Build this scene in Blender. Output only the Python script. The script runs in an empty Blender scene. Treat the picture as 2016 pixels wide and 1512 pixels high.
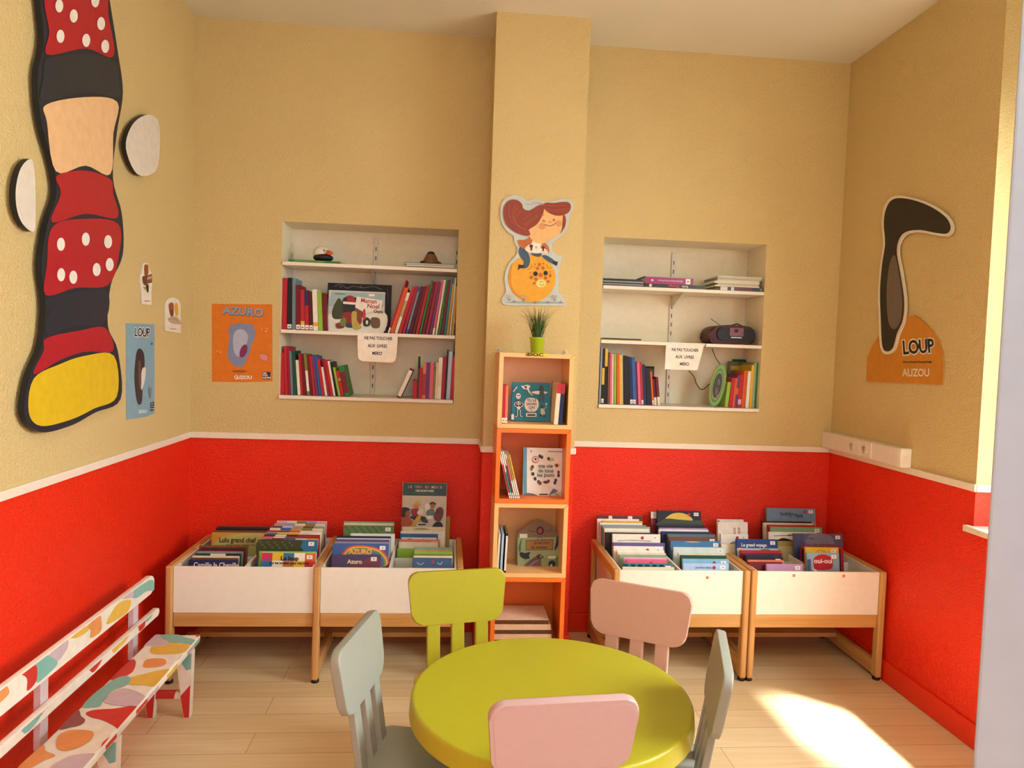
import bpy, bmesh, math, random
from mathutils import Vector, Matrix
random.seed(7)
sc = bpy.context.scene
COL = sc.collection
PI = math.pi

# ------------------------------------------------------------------ camera
F_PX, YAW, PITCH, ROLL, H_CAM = 1420.95, .0868, -.0442, .0346, 1.5031
fw = Vector((math.sin(YAW)*math.cos(PITCH), math.cos(YAW)*math.cos(PITCH), math.sin(PITCH)))
_r = Vector((math.cos(YAW), -math.sin(YAW), 0)); _u = _r.cross(fw)
cr = math.cos(ROLL)*_r + math.sin(ROLL)*_u
cu_ = -math.sin(ROLL)*_r + math.cos(ROLL)*_u
CAM = Vector((0, 0, H_CAM))
cam = bpy.data.objects.new('camera', bpy.data.cameras.new('camera'))
COL.objects.link(cam)
cam.matrix_world = Matrix(((cr.x, cu_.x, -fw.x, 0), (cr.y, cu_.y, -fw.y, 0), (cr.z, cu_.z, -fw.z, H_CAM), (0, 0, 0, 1)))
cam.data.sensor_width = 36; cam.data.lens = F_PX*36/2016; cam.data.clip_start = .02
sc.camera = cam

# ------------------------------------------------------------------ light
sc.view_settings.view_transform = 'Standard'; sc.view_settings.look = 'None'
sc.view_settings.gamma = 1; sc.view_settings.use_curve_mapping = False
sc.view_settings.exposure = 0.16
w = bpy.data.worlds.new('sky'); sc.world = w; w.use_nodes = True
w.node_tree.nodes['Background'].inputs[0].default_value = (.75, .87, 1, 1)
w.node_tree.nodes['Background'].inputs[1].default_value = .6

def area(name, loc, rot, sx, sy, e, col):
    l = bpy.data.lights.new(name, 'AREA'); l.shape = 'RECTANGLE'; l.size = sx; l.size_y = sy
    l.energy = e; l.color = col
    o = bpy.data.objects.new(name, l); COL.objects.link(o); o.location = loc; o.rotation_euler = rot
    return o
# daylight in the window openings (right wall), and behind the camera
area('window_daylight', (3.35, 1.75, 2.35), (0, PI/2-.62, 0), 2.0, 2.2, 320, (.88, .98, 1))
area('rear_window_daylight', (3.35, -.65, 2.3), (0, PI/2-.55, 0), 2.0, 1.9, 190, (.80, .95, 1))
area('hall_window_daylight', (.2, -2.35, 1.95), (PI/2-.25, 0, 0), 1.7, 1.5, 50, (.74, .87, 1))
area('ceiling_fill', (.35, .3, 3.05), (0, 0, 0), 1.1, .5, 20, (1, .98, .88))  # added fill under the ceiling, no fitting there; lifts the dim walls
s = bpy.data.lights.new('sun', 'SUN'); s.energy = 40; s.angle = math.radians(4.5); s.color = (.93, .97, 1)
so = bpy.data.objects.new('sun', s); COL.objects.link(so)
so.rotation_euler = Vector((-1, .75, -2.56)).to_track_quat('-Z', 'Y').to_euler()

# ------------------------------------------------------------------ helpers
def lin(c):
    return c/12.92 if c <= .04045 else ((c+.055)/1.055)**2.4
def rgb(h):
    return tuple(lin(int(h[i:i+2], 16)/255) for i in (0, 2, 4))
MATS = {}
def mat(h, rough=.5, spec=.4, var=.06, scale=30):
    """plain coloured surface with a slight procedural variation"""
    if not isinstance(h, str): return h
    k = (h, rough, spec, var, scale)
    if k in MATS: return MATS[k]
    m = bpy.data.materials.new('surface_'+h); m.use_nodes = True
    nt = m.node_tree; b = nt.nodes['Principled BSDF']
    b.inputs['Roughness'].default_value = rough
    b.inputs['Specular IOR Level'].default_value = spec
    c = rgb(h)
    n = nt.nodes.new('ShaderNodeTexNoise'); n.inputs['Scale'].default_value = scale
    r = nt.nodes.new('ShaderNodeValToRGB')
    r.color_ramp.elements[0].position = .3; r.color_ramp.elements[1].position = .7
    r.color_ramp.elements[0].color = tuple(x*(1-var) for x in c)+(1,)
    r.color_ramp.elements[1].color = tuple(min(1, x*(1+var)) for x in c)+(1,)
    tc = nt.nodes.new('ShaderNodeTexCoord')
    nt.links.new(tc.outputs['Object'], n.inputs['Vector'])
    nt.links.new(n.outputs[0], r.inputs[0]); nt.links.new(r.outputs[0], b.inputs['Base Color'])
    MATS[k] = m
    return m

def wallpaper(name, h, rough, bump=.5):
    """painted glass-fibre wallpaper: fine diagonal weave"""
    m = bpy.data.materials.new(name); m.use_nodes = True
    nt = m.node_tree; b = nt.nodes['Principled BSDF']; N = nt.nodes.new; L = nt.links.new
    b.inputs['Roughness'].default_value = rough; b.inputs['Specular IOR Level'].default_value = .35
    tc = N('ShaderNodeTexCoord')
    c = rgb(h)
    n0 = N('ShaderNodeTexNoise'); n0.inputs['Scale'].default_value = 1.3; n0.inputs['Detail'].default_value = 3
    r = N('ShaderNodeValToRGB'); r.color_ramp.elements[0].position = .3; r.color_ramp.elements[1].position = .7
    r.color_ramp.elements[0].color = tuple(x*.96 for x in c)+(1,); r.color_ramp.elements[1].color = tuple(min(1, x*1.03) for x in c)+(1,)
    L(tc.outputs['Object'], n0.inputs['Vector']); L(n0.outputs[0], r.inputs[0]); L(r.outputs[0], b.inputs['Base Color'])
    # rotate the coordinates so that the grain runs diagonally, then stretch it
    mp = N('ShaderNodeMapping'); mp.inputs['Rotation'].default_value = (.0, math.radians(38), 0)
    mp2 = N('ShaderNodeMapping'); mp2.inputs['Scale'].default_value = (70, 110, 210)
    mp0 = N('ShaderNodeMapping'); mp0.inputs['Rotation'].default_value = (math.radians(20), 0, 0)
    n1 = N('ShaderNodeTexNoise'); n1.inputs['Scale'].default_value = 1.0; n1.inputs['Detail'].default_value = 2
    L(tc.outputs['Object'], mp0.inputs[0]); L(mp0.outputs[0], mp.inputs[0]); L(mp.outputs[0], mp2.inputs[0]); L(mp2.outputs[0], n1.inputs['Vector'])
    bp = N('ShaderNodeBump'); bp.inputs['Strength'].default_value = bump; bp.inputs['Distance'].default_value = .007
    L(n1.outputs[0], bp.inputs['Height']); L(bp.outputs[0], b.inputs['Normal'])
    return m

def wood(name, h1, h2, axis='x', scale=1.0, rough=.45):
    m = bpy.data.materials.new(name); m.use_nodes = True
    nt = m.node_tree; b = nt.nodes['Principled BSDF']; N = nt.nodes.new; L = nt.links.new
    b.inputs['Roughness'].default_value = rough; b.inputs['Specular IOR Level'].default_value = .35
    tc = N('ShaderNodeTexCoord'); mp = N('ShaderNodeMapping')
    sc_ = {'x': (2, 34, 34), 'y': (34, 2, 34), 'z': (34, 34, 2)}[axis]
    mp.inputs['Scale'].default_value = tuple(v*scale for v in sc_)
    n = N('ShaderNodeTexNoise'); n.inputs['Scale'].default_value = 1; n.inputs['Detail'].default_value = 5; n.inputs['Distortion'].default_value = .6
    r = N('ShaderNodeValToRGB'); r.color_ramp.elements[0].position = .32; r.color_ramp.elements[1].position = .68
    r.color_ramp.elements[0].color = rgb(h1)+(1,); r.color_ramp.elements[1].color = rgb(h2)+(1,)
    L(tc.outputs['Object'], mp.inputs[0]); L(mp.outputs[0], n.inputs['Vector']); L(n.outputs[0], r.inputs[0]); L(r.outputs[0], b.inputs['Base Color'])
    return m

class MB:
    """collects shapes; .build() links them as ONE mesh object"""
    def __init__(s):
        s.v = []; s.f = []; s.mi = []; s.sm = []; s.mats = []
    def m(s, mt):
        mt = mat(mt) if isinstance(mt, str) else mt
        if mt not in s.mats: s.mats.append(mt)
        return s.mats.index(mt)
    def add(s, vs, fs, mt, smooth=False, M=None):
        k = s.m(mt); o = len(s.v)
        for p in vs:
            p = Vector(p); s.v.append(M @ p if M is not None else p)
        for f in fs:
            s.f.append([i+o for i in f]); s.mi.append(k); s.sm.append(smooth)
        return s
    def bm(s, b, mt, smooth=False, M=None):
        b.verts.index_update()
        fs = [[v.index for v in f.verts] for f in b.faces]; o = len(s.sm)
        s.add([v.co.copy() for v in b.verts], fs, mt, smooth, M); b.free()
        for i, f in enumerate(fs):
            if len(f) > 6: s.sm[o+i] = False
        return s
    def box(s, x0, x1, y0, y1, z0, z1, mt, bev=0, M=None, seg=2):
        vs = [(x, y, z) for x in (x0, x1) for y in (y0, y1) for z in (z0, z1)]
        fs = [(0, 1, 3, 2), (4, 6, 7, 5), (0, 4, 5, 1), (2, 3, 7, 6), (0, 2, 6, 4), (1, 5, 7, 3)]
        if not bev: return s.add(vs, fs, mt, False, M)
        b = bmesh.new(); bv = [b.verts.new(v) for v in vs]
        for f in fs: b.faces.new([bv[i] for i in f])
        bmesh.ops.bevel(b, geom=b.edges[:], offset=bev, segments=seg, profile=.5, affect='EDGES')
        return s.bm(b, mt, False, M)
    def prism(s, pts, a, c, mt, M=None, bev=0, side=None, seg=3):
        """outline pts (x,z) extruded along y from a to c (a = front, facing -y)"""
        b = bmesh.new()
        ar = sum(pts[i][0]*pts[(i+1) % len(pts)][1]-pts[(i+1) % len(pts)][0]*pts[i][1] for i in range(len(pts)))
        if ar < 0: pts = pts[::-1]
        f0 = [b.verts.new((x, a, z)) for x, z in pts]; f1 = [b.verts.new((x, c, z)) for x, z in pts]
        b.faces.new(f0); b.faces.new(f1[::-1])
        n = len(pts)
        for i in range(n): b.faces.new((f0[(i+1) % n], f0[i], f1[i], f1[(i+1) % n]))
        if bev:
            b.edges.ensure_lookup_table()
            ed = [e for e in b.edges if abs(e.verts[0].co.y-e.verts[1].co.y) < 1e-7]
            bmesh.ops.bevel(b, geom=ed, offset=bev, segments=seg, profile=.5, affect='EDGES')
        b.verts.index_update()
        if side is None:
            return s.bm(b, mt, bool(bev), M)
        vs = [v.co.copy() for v in b.verts]; fs = [[v.index for v in f.verts] for f in b.faces]
        caps = [f for f, g in zip(fs, b.faces) if abs(g.normal.y) > .9 or len(g.verts) > 4]
        rest = [f for f in fs if f not in caps]; b.free()
        s.add(vs, caps, mt, False, M); s.add(vs, rest, side, True, M)
        return s
    def lathe(s, prof, mt, M=None, n=32, cap=True):
        vs = []; fs = []
        for r, z in prof:
            for i in range(n):
                a = 2*PI*i/n; vs.append((r*math.cos(a), r*math.sin(a), z))
        for j in range(len(prof)-1):
            for i in range(n):
                k = (i+1) % n; fs.append((j*n+i, j*n+k, (j+1)*n+k, (j+1)*n+i))
        if cap:
            fs.append(tuple(range(n-1, -1, -1))); fs.append(tuple((len(prof)-1)*n+i for i in range(n)))
        return s.add(vs, fs, mt, True, M)
    def tube(s, pts, r, mt, n=8, rs=None):
        pts = [Vector(p) for p in pts]; vs = []; fs = []
        ref = Vector((0, 0, 1))
        for j, p in enumerate(pts):
            d = (pts[min(j+1, len(pts)-1)]-pts[max(j-1, 0)]).normalized()
            a = d.cross(ref if abs(d.dot(ref)) < .95 else Vector((1, 0, 0))).normalized(); b = d.cross(a)
            rr = rs[j] if rs else r
            for i in range(n):
                t = 2*PI*i/n; vs.append(p+rr*(math.cos(t)*a+math.sin(t)*b))
        for j in range(len(pts)-1):
            for i in range(n):
                k = (i+1) % n; fs.append((j*n+i, (j+1)*n+i, (j+1)*n+k, j*n+k))
        fs.append(tuple(range(n))); fs.append(tuple((len(pts)-1)*n+i for i in range(n-1, -1, -1)))
        return s.add(vs, fs, mt, True)
    def ball(s, c, r, mt, M=None, sub=3):
        b = bmesh.new(); bmesh.ops.create_icosphere(b, subdivisions=sub, radius=1)
        r = r if isinstance(r, tuple) else (r, r, r)
        for v in b.verts: v.co = Vector((c[0]+v.co.x*r[0], c[1]+v.co.y*r[1], c[2]+v.co.z*r[2]))
        return s.bm(b, mt, True, M)
    def build(s, name, parent=None, origin=None, fix=False):
        if origin is None:
            xs = [v.x for v in s.v]; ys = [v.y for v in s.v]; zs = [v.z for v in s.v]
            origin = Vector(((min(xs)+max(xs))/2, (min(ys)+max(ys))/2, min(zs)))
        origin = Vector(origin)
        me = bpy.data.meshes.new(name)
        me.from_pydata([v-origin for v in s.v], [], s.f)
        for m_ in s.mats: me.materials.append(m_)
        me.polygons.foreach_set('material_index', s.mi); me.polygons.foreach_set('use_smooth', s.sm)
        if fix:
            b = bmesh.new(); b.from_mesh(me); bmesh.ops.recalc_face_normals(b, faces=b.faces[:]); b.to_mesh(me); b.free()
        me.update()
        o = bpy.data.objects.new(name, me); COL.objects.link(o)
        WL[o] = origin
        if parent is not None:
            o.parent = parent; o.location = origin-WL[parent]
        else: o.location = origin
        return o
WL = {}
def thing(name, label, cat, loc=(0, 0, 0), group=None):
    o = bpy.data.objects.new(name, None); COL.objects.link(o); o.location = loc; o.empty_display_size = .1
    WL[o] = Vector(loc); return tag(o, label, cat, group)
def tag(o, label, cat, group=None, kind=None):
    o['label'] = label; o['category'] = cat
    if group: o['group'] = group
    if kind: o['kind'] = kind
    return o
def struct(o):
    o['kind'] = 'structure'; return o
def copy_tree(o, parent=None):
    c = o.copy(); COL.objects.link(c); c.parent = parent
    for ch in list(o.children): copy_tree(ch, c)
    return c

# a plane with its own frame; px() turns a point seen in the photograph into plane coordinates
class Pl:
    def __init__(s, o, u, v):
        s.o = Vector(o); s.u = Vector(u).normalized(); s.v = Vector(v).normalized(); s.n = s.u.cross(s.v)
    def px(s, x, y):
        d = fw+cr*((x-1008)/F_PX)-cu_*((y-756)/F_PX)
        t = (s.o-CAM).dot(s.n)/d.dot(s.n); p = CAM+d*t-s.o
        return p.dot(s.u), p.dot(s.v)
    def zoom(s, ox, oy, k):
        return lambda x, y: s.px(ox+x/k, oy+y/k)
    def at(s, u, v, n=0): return s.o+s.u*u+s.v*v+s.n*n
def P3(x, y, ax, val):
    n = [Vector((1, 0, 0)), Vector((0, 1, 0)), Vector((0, 0, 1))][ax]
    d = fw+cr*((x-1008)/F_PX)-cu_*((y-756)/F_PX)
    return CAM+d*((val-CAM[ax])/d[ax])

def spline(pts, closed=True, k=5):
    n = len(pts); out = []
    rng = range(n) if closed else range(n-1)
    for i in rng:
        g = (lambda j: pts[j % n]) if closed else (lambda j: pts[min(max(j, 0), n-1)])
        p0, p1, p2, p3 = g(i-1), g(i), g(i+1), g(i+2)
        for j in range(k):
            t = j/k
            out.append(tuple(.5*((2*p1[a])+(-p0[a]+p2[a])*t+(2*p0[a]-5*p1[a]+4*p2[a]-p3[a])*t*t+(-p0[a]+3*p1[a]-3*p2[a]+p3[a])*t**3) for a in (0, 1)))
    if not closed: out.append(tuple(pts[-1]))
    return out
TXT = {}
def textmesh(body, bold):
    k = (body, bold)
    if k not in TXT:
        c = bpy.data.curves.new('lettering', 'FONT'); c.body = body; c.size = 1; c.align_x = 'CENTER'; c.align_y = 'CENTER'
        c.offset = bold; c.resolution_u = 3; c.fill_mode = 'FRONT'
        o = bpy.data.objects.new('lettering', c)
        me = bpy.data.meshes.new_from_object(o)
        TXT[k] = ([v.co.copy() for v in me.vertices], [list(p.vertices) for p in me.polygons])
        bpy.data.objects.remove(o); bpy.data.meshes.remove(me); bpy.data.curves.remove(c)
    return TXT[k]
def art(name, pl, items, parent, conv=None, base=.0006, step=.00025, rough=.4):
    """flat print on plane pl: e ellipse, b smooth blob, p polygon, r rectangle, s stroke, t text"""
    mb = MB(); h = base; fl = -1 if conv else 1
    cv = conv or (lambda x, y: (x, y))
    for it in items:
        k = it[0]; col = it[-1]; faces = None
        if k == 'e':
            _, cx, cy, rx, ry = it[:5]; ro = math.radians(it[5]) if len(it) > 6 else 0
            pts = [(cx+rx*math.cos(a)*math.cos(ro)-ry*math.sin(a)*math.sin(ro), cy+rx*math.cos(a)*math.sin(ro)+ry*math.sin(a)*math.cos(ro)) for a in [2*PI*i/28 for i in range(28)]]
        elif k == 'b': pts = spline(it[1])
        elif k == 'p': pts = list(it[1])
        elif k == 'r': pts = [(it[1], it[2]), (it[3], it[2]), (it[3], it[4]), (it[1], it[4])]
        elif k == 's':
            ln = spline(it[1], False, 4) if len(it[1]) > 2 else list(it[1]); w_ = it[2]/2; pts = []; back = []
            for i, p in enumerate(ln):
                a, b_ = ln[max(i-1, 0)], ln[min(i+1, len(ln)-1)]
                dx, dy = b_[0]-a[0], b_[1]-a[1]; q = math.hypot(dx, dy) or 1
                pts.append((p[0]-dy/q*w_, p[1]+dx/q*w_)); back.append((p[0]+dy/q*w_, p[1]-dx/q*w_))
            n_ = len(pts); pts = pts+back
            faces = [(i, i+1, n_+i+1, n_+i) for i in range(n_-1)]
        elif k == 't':
            _, body, cx, cy, size = it[:5]; opt = it[5] if len(it) > 6 else {}
            vs, fs = textmesh(body, opt.get('bold', .02)); sx = opt.get('sx', 1); ro = math.radians(opt.get('rot', 0))
            pts = []
            for v in vs:
                x, y = v.x*size*sx, v.y*size
                x, y = x*math.cos(ro)-y*math.sin(ro), x*math.sin(ro)+y*math.cos(ro)
                pts.append((cx+x, cy+fl*y))
            faces = fs
        h += step
        vv = [cv(*p) for p in pts]
        if faces is None:
            ar = sum(vv[i][0]*vv[(i+1) % len(vv)][1]-vv[(i+1) % len(vv)][0]*vv[i][1] for i in range(len(vv)))
            if ar < 0: vv = vv[::-1]
            faces = [tuple(range(len(vv)))]
        mb.add([pl.at(x, y, h) for x, y in vv], faces, mat(col, rough))
    return mb.build(name, parent)
def cutout(name, pl, outline, thick, face, side, conv=None, parent=None, smooth=True, bev=0, off=0):
    """flat board cut along an outline, with real thickness"""
    pts = spline(outline) if smooth else outline
    if conv: pts = [conv(*p) for p in pts]
    M = Matrix((( pl.u.x, -pl.n.x, pl.v.x, pl.o.x), (pl.u.y, -pl.n.y, pl.v.y, pl.o.y), (pl.u.z, -pl.n.z, pl.v.z, pl.o.z), (0, 0, 0, 1)))
    mb = MB(); mb.prism(pts, -(thick+off), -off, mat(face) if isinstance(face, str) else face, M, bev=bev, side=mat(side) if isinstance(side, str) else side)
    return mb.build(name, parent)
def rrect(x0, x1, z0, z1, r, n=5, taper=0):
    pts = []
    for cx, cz, a0 in ((x1-r, z1-r, 0), (x0+r, z1-r, 90), (x0+r, z0+r, 180), (x1-r, z0+r, 270)):
        for i in range(n+1):
            a = math.radians(a0+90*i/n); x = cx+r*math.cos(a); z = cz+r*math.sin(a)
            if taper: x -= (1 if x > (x0+x1)/2 else -1)*taper*(z1-z)/(z1-z0)
            pts.append((x, z))
    return pts

# ------------------------------------------------------------------ the room
XL, XR, YB, ZC, ZR = -1.316, 2.11, 3.81, 3.123, 1.011     # left wall, right wall, back wall, ceiling, dado rail underside
YF = -1.7
BEIGE = wallpaper('beige_wallpaper', 'd3ba80', .62, .8)
RED = wallpaper('red_wallpaper', 'e42b0d', .45, .7)
WHITE = mat('eaddc0', .5, .4, .03)
TRIMW = mat('e9dcc8', .35, .5, .02)
CEIL = mat('dcd6c4', .8, .2, .03, 2)
REDGLOSS = mat('e22c0e', .35, .5, .04)

def grid_wall(name, pl, us, vs, hole, split, extra=None):
    mb = MB()
    for i in range(len(us)-1):
        for j in range(len(vs)-1):
            if hole(i, j): continue
            m_ = RED if vs[j] < split-1e-4 else BEIGE
            mb.add([pl.at(us[i], vs[j]), pl.at(us[i+1], vs[j]), pl.at(us[i+1], vs[j+1]), pl.at(us[i], vs[j+1])], [(0, 1, 2, 3)], m_)
    if extra: extra(mb)
    return struct(mb.build(name))
back = Pl((0, YB, 0), (1, 0, 0), (0, 0, 1))
NL = (-.874, .025); NR = (.797, 1.69); NZ = (1.22, 2.131); NY = 4.05
us = [XL, NL[0], NL[1], NR[0], NR[1], XR]; vs = [0, ZR, NZ[0], NZ[1], ZC]
def niche_boxes(mb):
    for a, b in (NL, NR):
        z0, z1 = NZ
        mb.add([(a, YB, z0), (a, NY, z0), (a, NY, z1), (a, YB, z1)], [(0, 1, 2, 3)], WHITE)
        mb.add([(b, YB, z0), (b, NY, z0), (b, NY, z1), (b, YB, z1)], [(3, 2, 1, 0)], WHITE)
        mb.add([(a, NY, z0), (b, NY, z0), (b, NY, z1), (a, NY, z1)], [(0, 1, 2, 3)], WHITE)
        mb.add([(a, YB, z0), (b, YB, z0), (b, NY, z0), (a, NY, z0)], [(0, 1, 2, 3)], WHITE)
        mb.add([(a, YB, z1), (b, YB, z1), (b, NY, z1), (a, NY, z1)], [(3, 2, 1, 0)], WHITE)
grid_wall('wall_back', back, us, vs, lambda i, j: i in (1, 3) and j == 2, ZR, niche_boxes)
grid_wall('wall_left', Pl((XL, YF, 0), (0, 1, 0), (0, 0, 1)), [0, YB-YF], [0, ZR, ZC], lambda i, j: False, ZR)
# right wall with two deep window recesses
W1 = (1.0, 2.695); W2 = (-1.4, .1); WZ = (.87, 2.98); RX = 2.47
rw = Pl((XR, 0, 0), (0, -1, 0), (0, 0, 1))
def reveals(mb):
    for a, b in (W1, W2):
        for y, flip in ((a, 0), (b, 1)):
            for z0, z1, m_ in ((WZ[0], ZR, RED), (ZR, WZ[1], BEIGE)):
                q = [(XR, y, z0), (RX, y, z0), (RX, y, z1), (XR, y, z1)]
                mb.add(q if flip else q[::-1], [(0, 1, 2, 3)], m_)
        mb.add([(XR, a, WZ[1]), (XR, b, WZ[1]), (RX, b, WZ[1]), (RX, a, WZ[1])], [(0, 1, 2, 3)], BEIGE)
        mb.add([(XR, a, WZ[0]-.025), (RX, a, WZ[0]-.025), (RX, b, WZ[0]-.025), (XR, b, WZ[0]-.025)], [(0, 1, 2, 3)], RED)
ys = [-YB, -W1[1], -W1[0], -W2[1], -W2[0], -YF]
grid_wall('wall_right', rw, ys, [0, WZ[0]-.025, ZR, WZ[1], ZC], lambda i, j: i in (1, 3) and j in (1, 2), ZR, reveals)
W3 = (-.55, .95)
grid_wall('wall_front', Pl((XR, YF, 0), (-1, 0, 0), (0, 0, 1)), [0, XR-W3[1], XR-W3[0], XR-XL], [0, ZR, 1.1, 2.6, ZC], lambda i, j: i == 1 and j == 2, ZR)
mb = MB(); mb.add([(XL, YF, ZC), (XL, YB, ZC), (XR, YB, ZC), (XR, YF, ZC)], [(0, 1, 2, 3)], CEIL); struct(mb.build('ceiling'))

# floor: pale oak vinyl planks running left to right
fm = bpy.data.materials.new('oak_plank_floor'); fm.use_nodes = True
nt = fm.node_tree; b = nt.nodes['Principled BSDF']; N = nt.nodes.new; L = nt.links.new
tc = N('ShaderNodeTexCoord')
br = N('ShaderNodeTexBrick'); br.inputs['Scale'].default_value = 1; br.inputs['Brick Width'].default_value = 1.1; br.inputs['Row Height'].default_value = .145
br.inputs['Mortar Size'].default_value = .0016; br.inputs['Color1'].default_value = rgb('e6cfa4')+(1,); br.inputs['Color2'].default_value = rgb('dcc294')+(1,)
br.inputs['Mortar'].default_value = rgb('b09668')+(1,); br.offset = .37
mp = N('ShaderNodeMapping'); mp.inputs['Scale'].default_value = (1.6, 26, 1)
n = N('ShaderNodeTexNoise'); n.inputs['Scale'].default_value = 1.2; n.inputs['Detail'].default_value = 6; n.inputs['Distortion'].default_value = .8
r = N('ShaderNodeValToRGB'); r.color_ramp.elements[0].position = .3; r.color_ramp.elements[1].position = .72
r.color_ramp.elements[0].color = (.86, .82, .74, 1); r.color_ramp.elements[1].color = (1, 1, 1, 1)
mx = N('ShaderNodeMixRGB'); mx.blend_type = 'MULTIPLY'; mx.inputs[0].default_value = .8
L(tc.outputs['Object'], br.inputs['Vector']); L(tc.outputs['Object'], mp.inputs[0]); L(mp.outputs[0], n.inputs['Vector']); L(n.outputs[0], r.inputs[0])
L(br.outputs['Color'], mx.inputs[1]); L(r.outputs[0], mx.inputs[2]); L(mx.outputs[0], b.inputs['Base Color'])
b.inputs['Roughness'].default_value = .42; b.inputs['Specular IOR Level'].default_value = .4
mb = MB(); mb.add([(XL, YF, 0), (XR, YF, 0), (XR, YB, 0), (XL, YB, 0)], [(0, 1, 2, 3)], fm); struct(mb.build('floor'))

# chimney-like pier between the niches
PX0, PX1, PY = .172, .6265, 3.513
mb = MB()
for z0, z1, m_ in ((0, ZR, RED), (ZR, ZC, BEIGE)):
    for q in ([(PX0, PY), (PX1, PY)], [(PX1, PY), (PX1, YB)], [(PX0, YB), (PX0, PY)]):
        (xa, ya), (xb, yb) = q
        mb.add([(xa, ya, z0), (xb, yb, z0), (xb, yb, z1), (xa, ya, z1)], [(0, 1, 2, 3)], m_)
struct(mb.build('wall_pier'))

# dado rail
k = 1
RH = .030; RT = .009
for x0, x1, y0, y1 in ((XL, XL+RT, YF, YB), (XL+RT, PX0-.0, YB-RT, YB), (PX1, XR-RT, YB-RT, YB), (PX0-.004, PX1+.006, PY-RT, PY),
                       (PX0-RT, PX0, PY, YB), (PX1, PX1+RT, PY, YB), (XR-RT, XR, W1[1]-.004, YB), (XR, RX, W1[1]-RT, W1[1]), (XR-RT, XR, W2[1], W1[0]), (XR, RX, W1[0], W1[0]+RT)):
    mb = MB(); mb.box(x0, x1, y0, y1, ZR-.002, ZR-.002+RH, TRIMW, bev=.002); struct(mb.build('trim_%d' % k)); k += 1
# red skirting
BT = .012
for nm, x0, x1, y0, y1 in (('left', XL, XL+BT, YF, YB), ('back', XL+BT, PX0-BT, YB-BT, YB), ('back_right', PX1+BT, XR-BT, YB-BT, YB),
                       ('pier', PX0-BT, PX1+BT, PY-BT, PY), ('pier_left', PX0-BT, PX0, PY, YB), ('pier_right', PX1, PX1+BT, PY, YB), ('right', XR-BT, XR, YF, YB), ('front', XL+BT, XR-BT, YF, YF+BT)):
    mb = MB(); mb.box(x0, x1, y0, y1, 0, .10, REDGLOSS, bev=.003); struct(mb.build('baseboard_'+nm))
# windows: white frame, two casements, glass, and the stone sill
GL = bpy.data.materials.new('window_glass'); GL.use_nodes = True
nt = GL.node_tree; nt.nodes.remove(nt.nodes['Principled BSDF'])
tr = nt.nodes.new('ShaderNodeBsdfTransparent'); gs = nt.nodes.new('ShaderNodeBsdfGlossy'); gs.inputs['Roughness'].default_value = .02
ms = nt.nodes.new('ShaderNodeMixShader'); ms.inputs[0].default_value = .06
nt.links.new(tr.outputs[0], ms.inputs[1]); nt.links.new(gs.outputs[0], ms.inputs[2]); nt.links.new(ms.outputs[0], nt.nodes['Material Output'].inputs['Surface'])
for i, (a, b_) in enumerate((W1, W2)):
    f = MB(); z0, z1 = WZ; x0, x1 = RX-.06, RX
    m_ = (a+b_)/2
    for q in ((a, b_, z0, z0+.06), (a, b_, z1-.5, z1), (a, a+.05, z0, z1), (b_-(.31 if i == 0 else .05), b_, z0, z1), (m_-.035, m_+.035, z0, z1-.4)):  # first window's far jamb widened, unseen, to keep sun off the reveal
        f.box(x0, x1, q[0], q[1], q[2], q[3], mat('eeeae0', .3), bev=.004)
    wo = struct(f.build('window_%d' % (i+1)))
    g = MB(); g.box(RX-.032, RX-.028, a+.04, b_-.04, z0+.05, z1-.48, GL); g.build('window_pane', wo)
    sl = MB(); sl.box(XR-.025, RX-.06, a-.0, b_-.0, WZ[0]-.025, WZ[0], mat('e2d2b8', .35), bev=.003)
    if i == 0: sl.box(XR-.025, XR-.001, b_-.001, b_+.028, WZ[0]-.025, WZ[0], mat('e2d2b8', .35), bev=.002)
    struct(sl.build('trim_%d' % k)); k += 1

f = MB()
for q in ((W3[0], W3[1], 1.1, 1.15), (W3[0], W3[1], 2.55, 2.6), (W3[0], W3[0]+.05, 1.1, 2.6), (W3[1]-.05, W3[1], 1.1, 2.6), (.17, .23, 1.1, 2.6)):
    f.box(q[0], q[1], YF-.06, YF, q[2], q[3], mat('eeeae0', .3), bev=.004)
wo = struct(f.build('window_3')); g = MB(); g.box(W3[0]+.04, W3[1]-.04, YF-.032, YF-.028, 1.14, 2.56, GL); g.build('window_pane', wo)
# narrow leaf of a white folding door close to the camera on the right
dx = P3(1917, 1512, 1, .75).x
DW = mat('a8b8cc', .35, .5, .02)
MD = Matrix.Translation((dx, .75, 0)) @ Matrix.Rotation(math.radians(-40), 4, 'Z')
mb = MB(); mb.box(0, .24, -.04, 0, .012, 2.25, DW, bev=.003, M=MD)
d = struct(mb.build('door_1'))
mb = MB(); mb.box(.055, .075, -.049, -.04, .12, 2.15, DW, bev=.004, M=MD); mb.box(.165, .185, -.049, -.04, .12, 2.15, DW, bev=.004, M=MD); mb.build('door_moulding', d)

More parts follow.
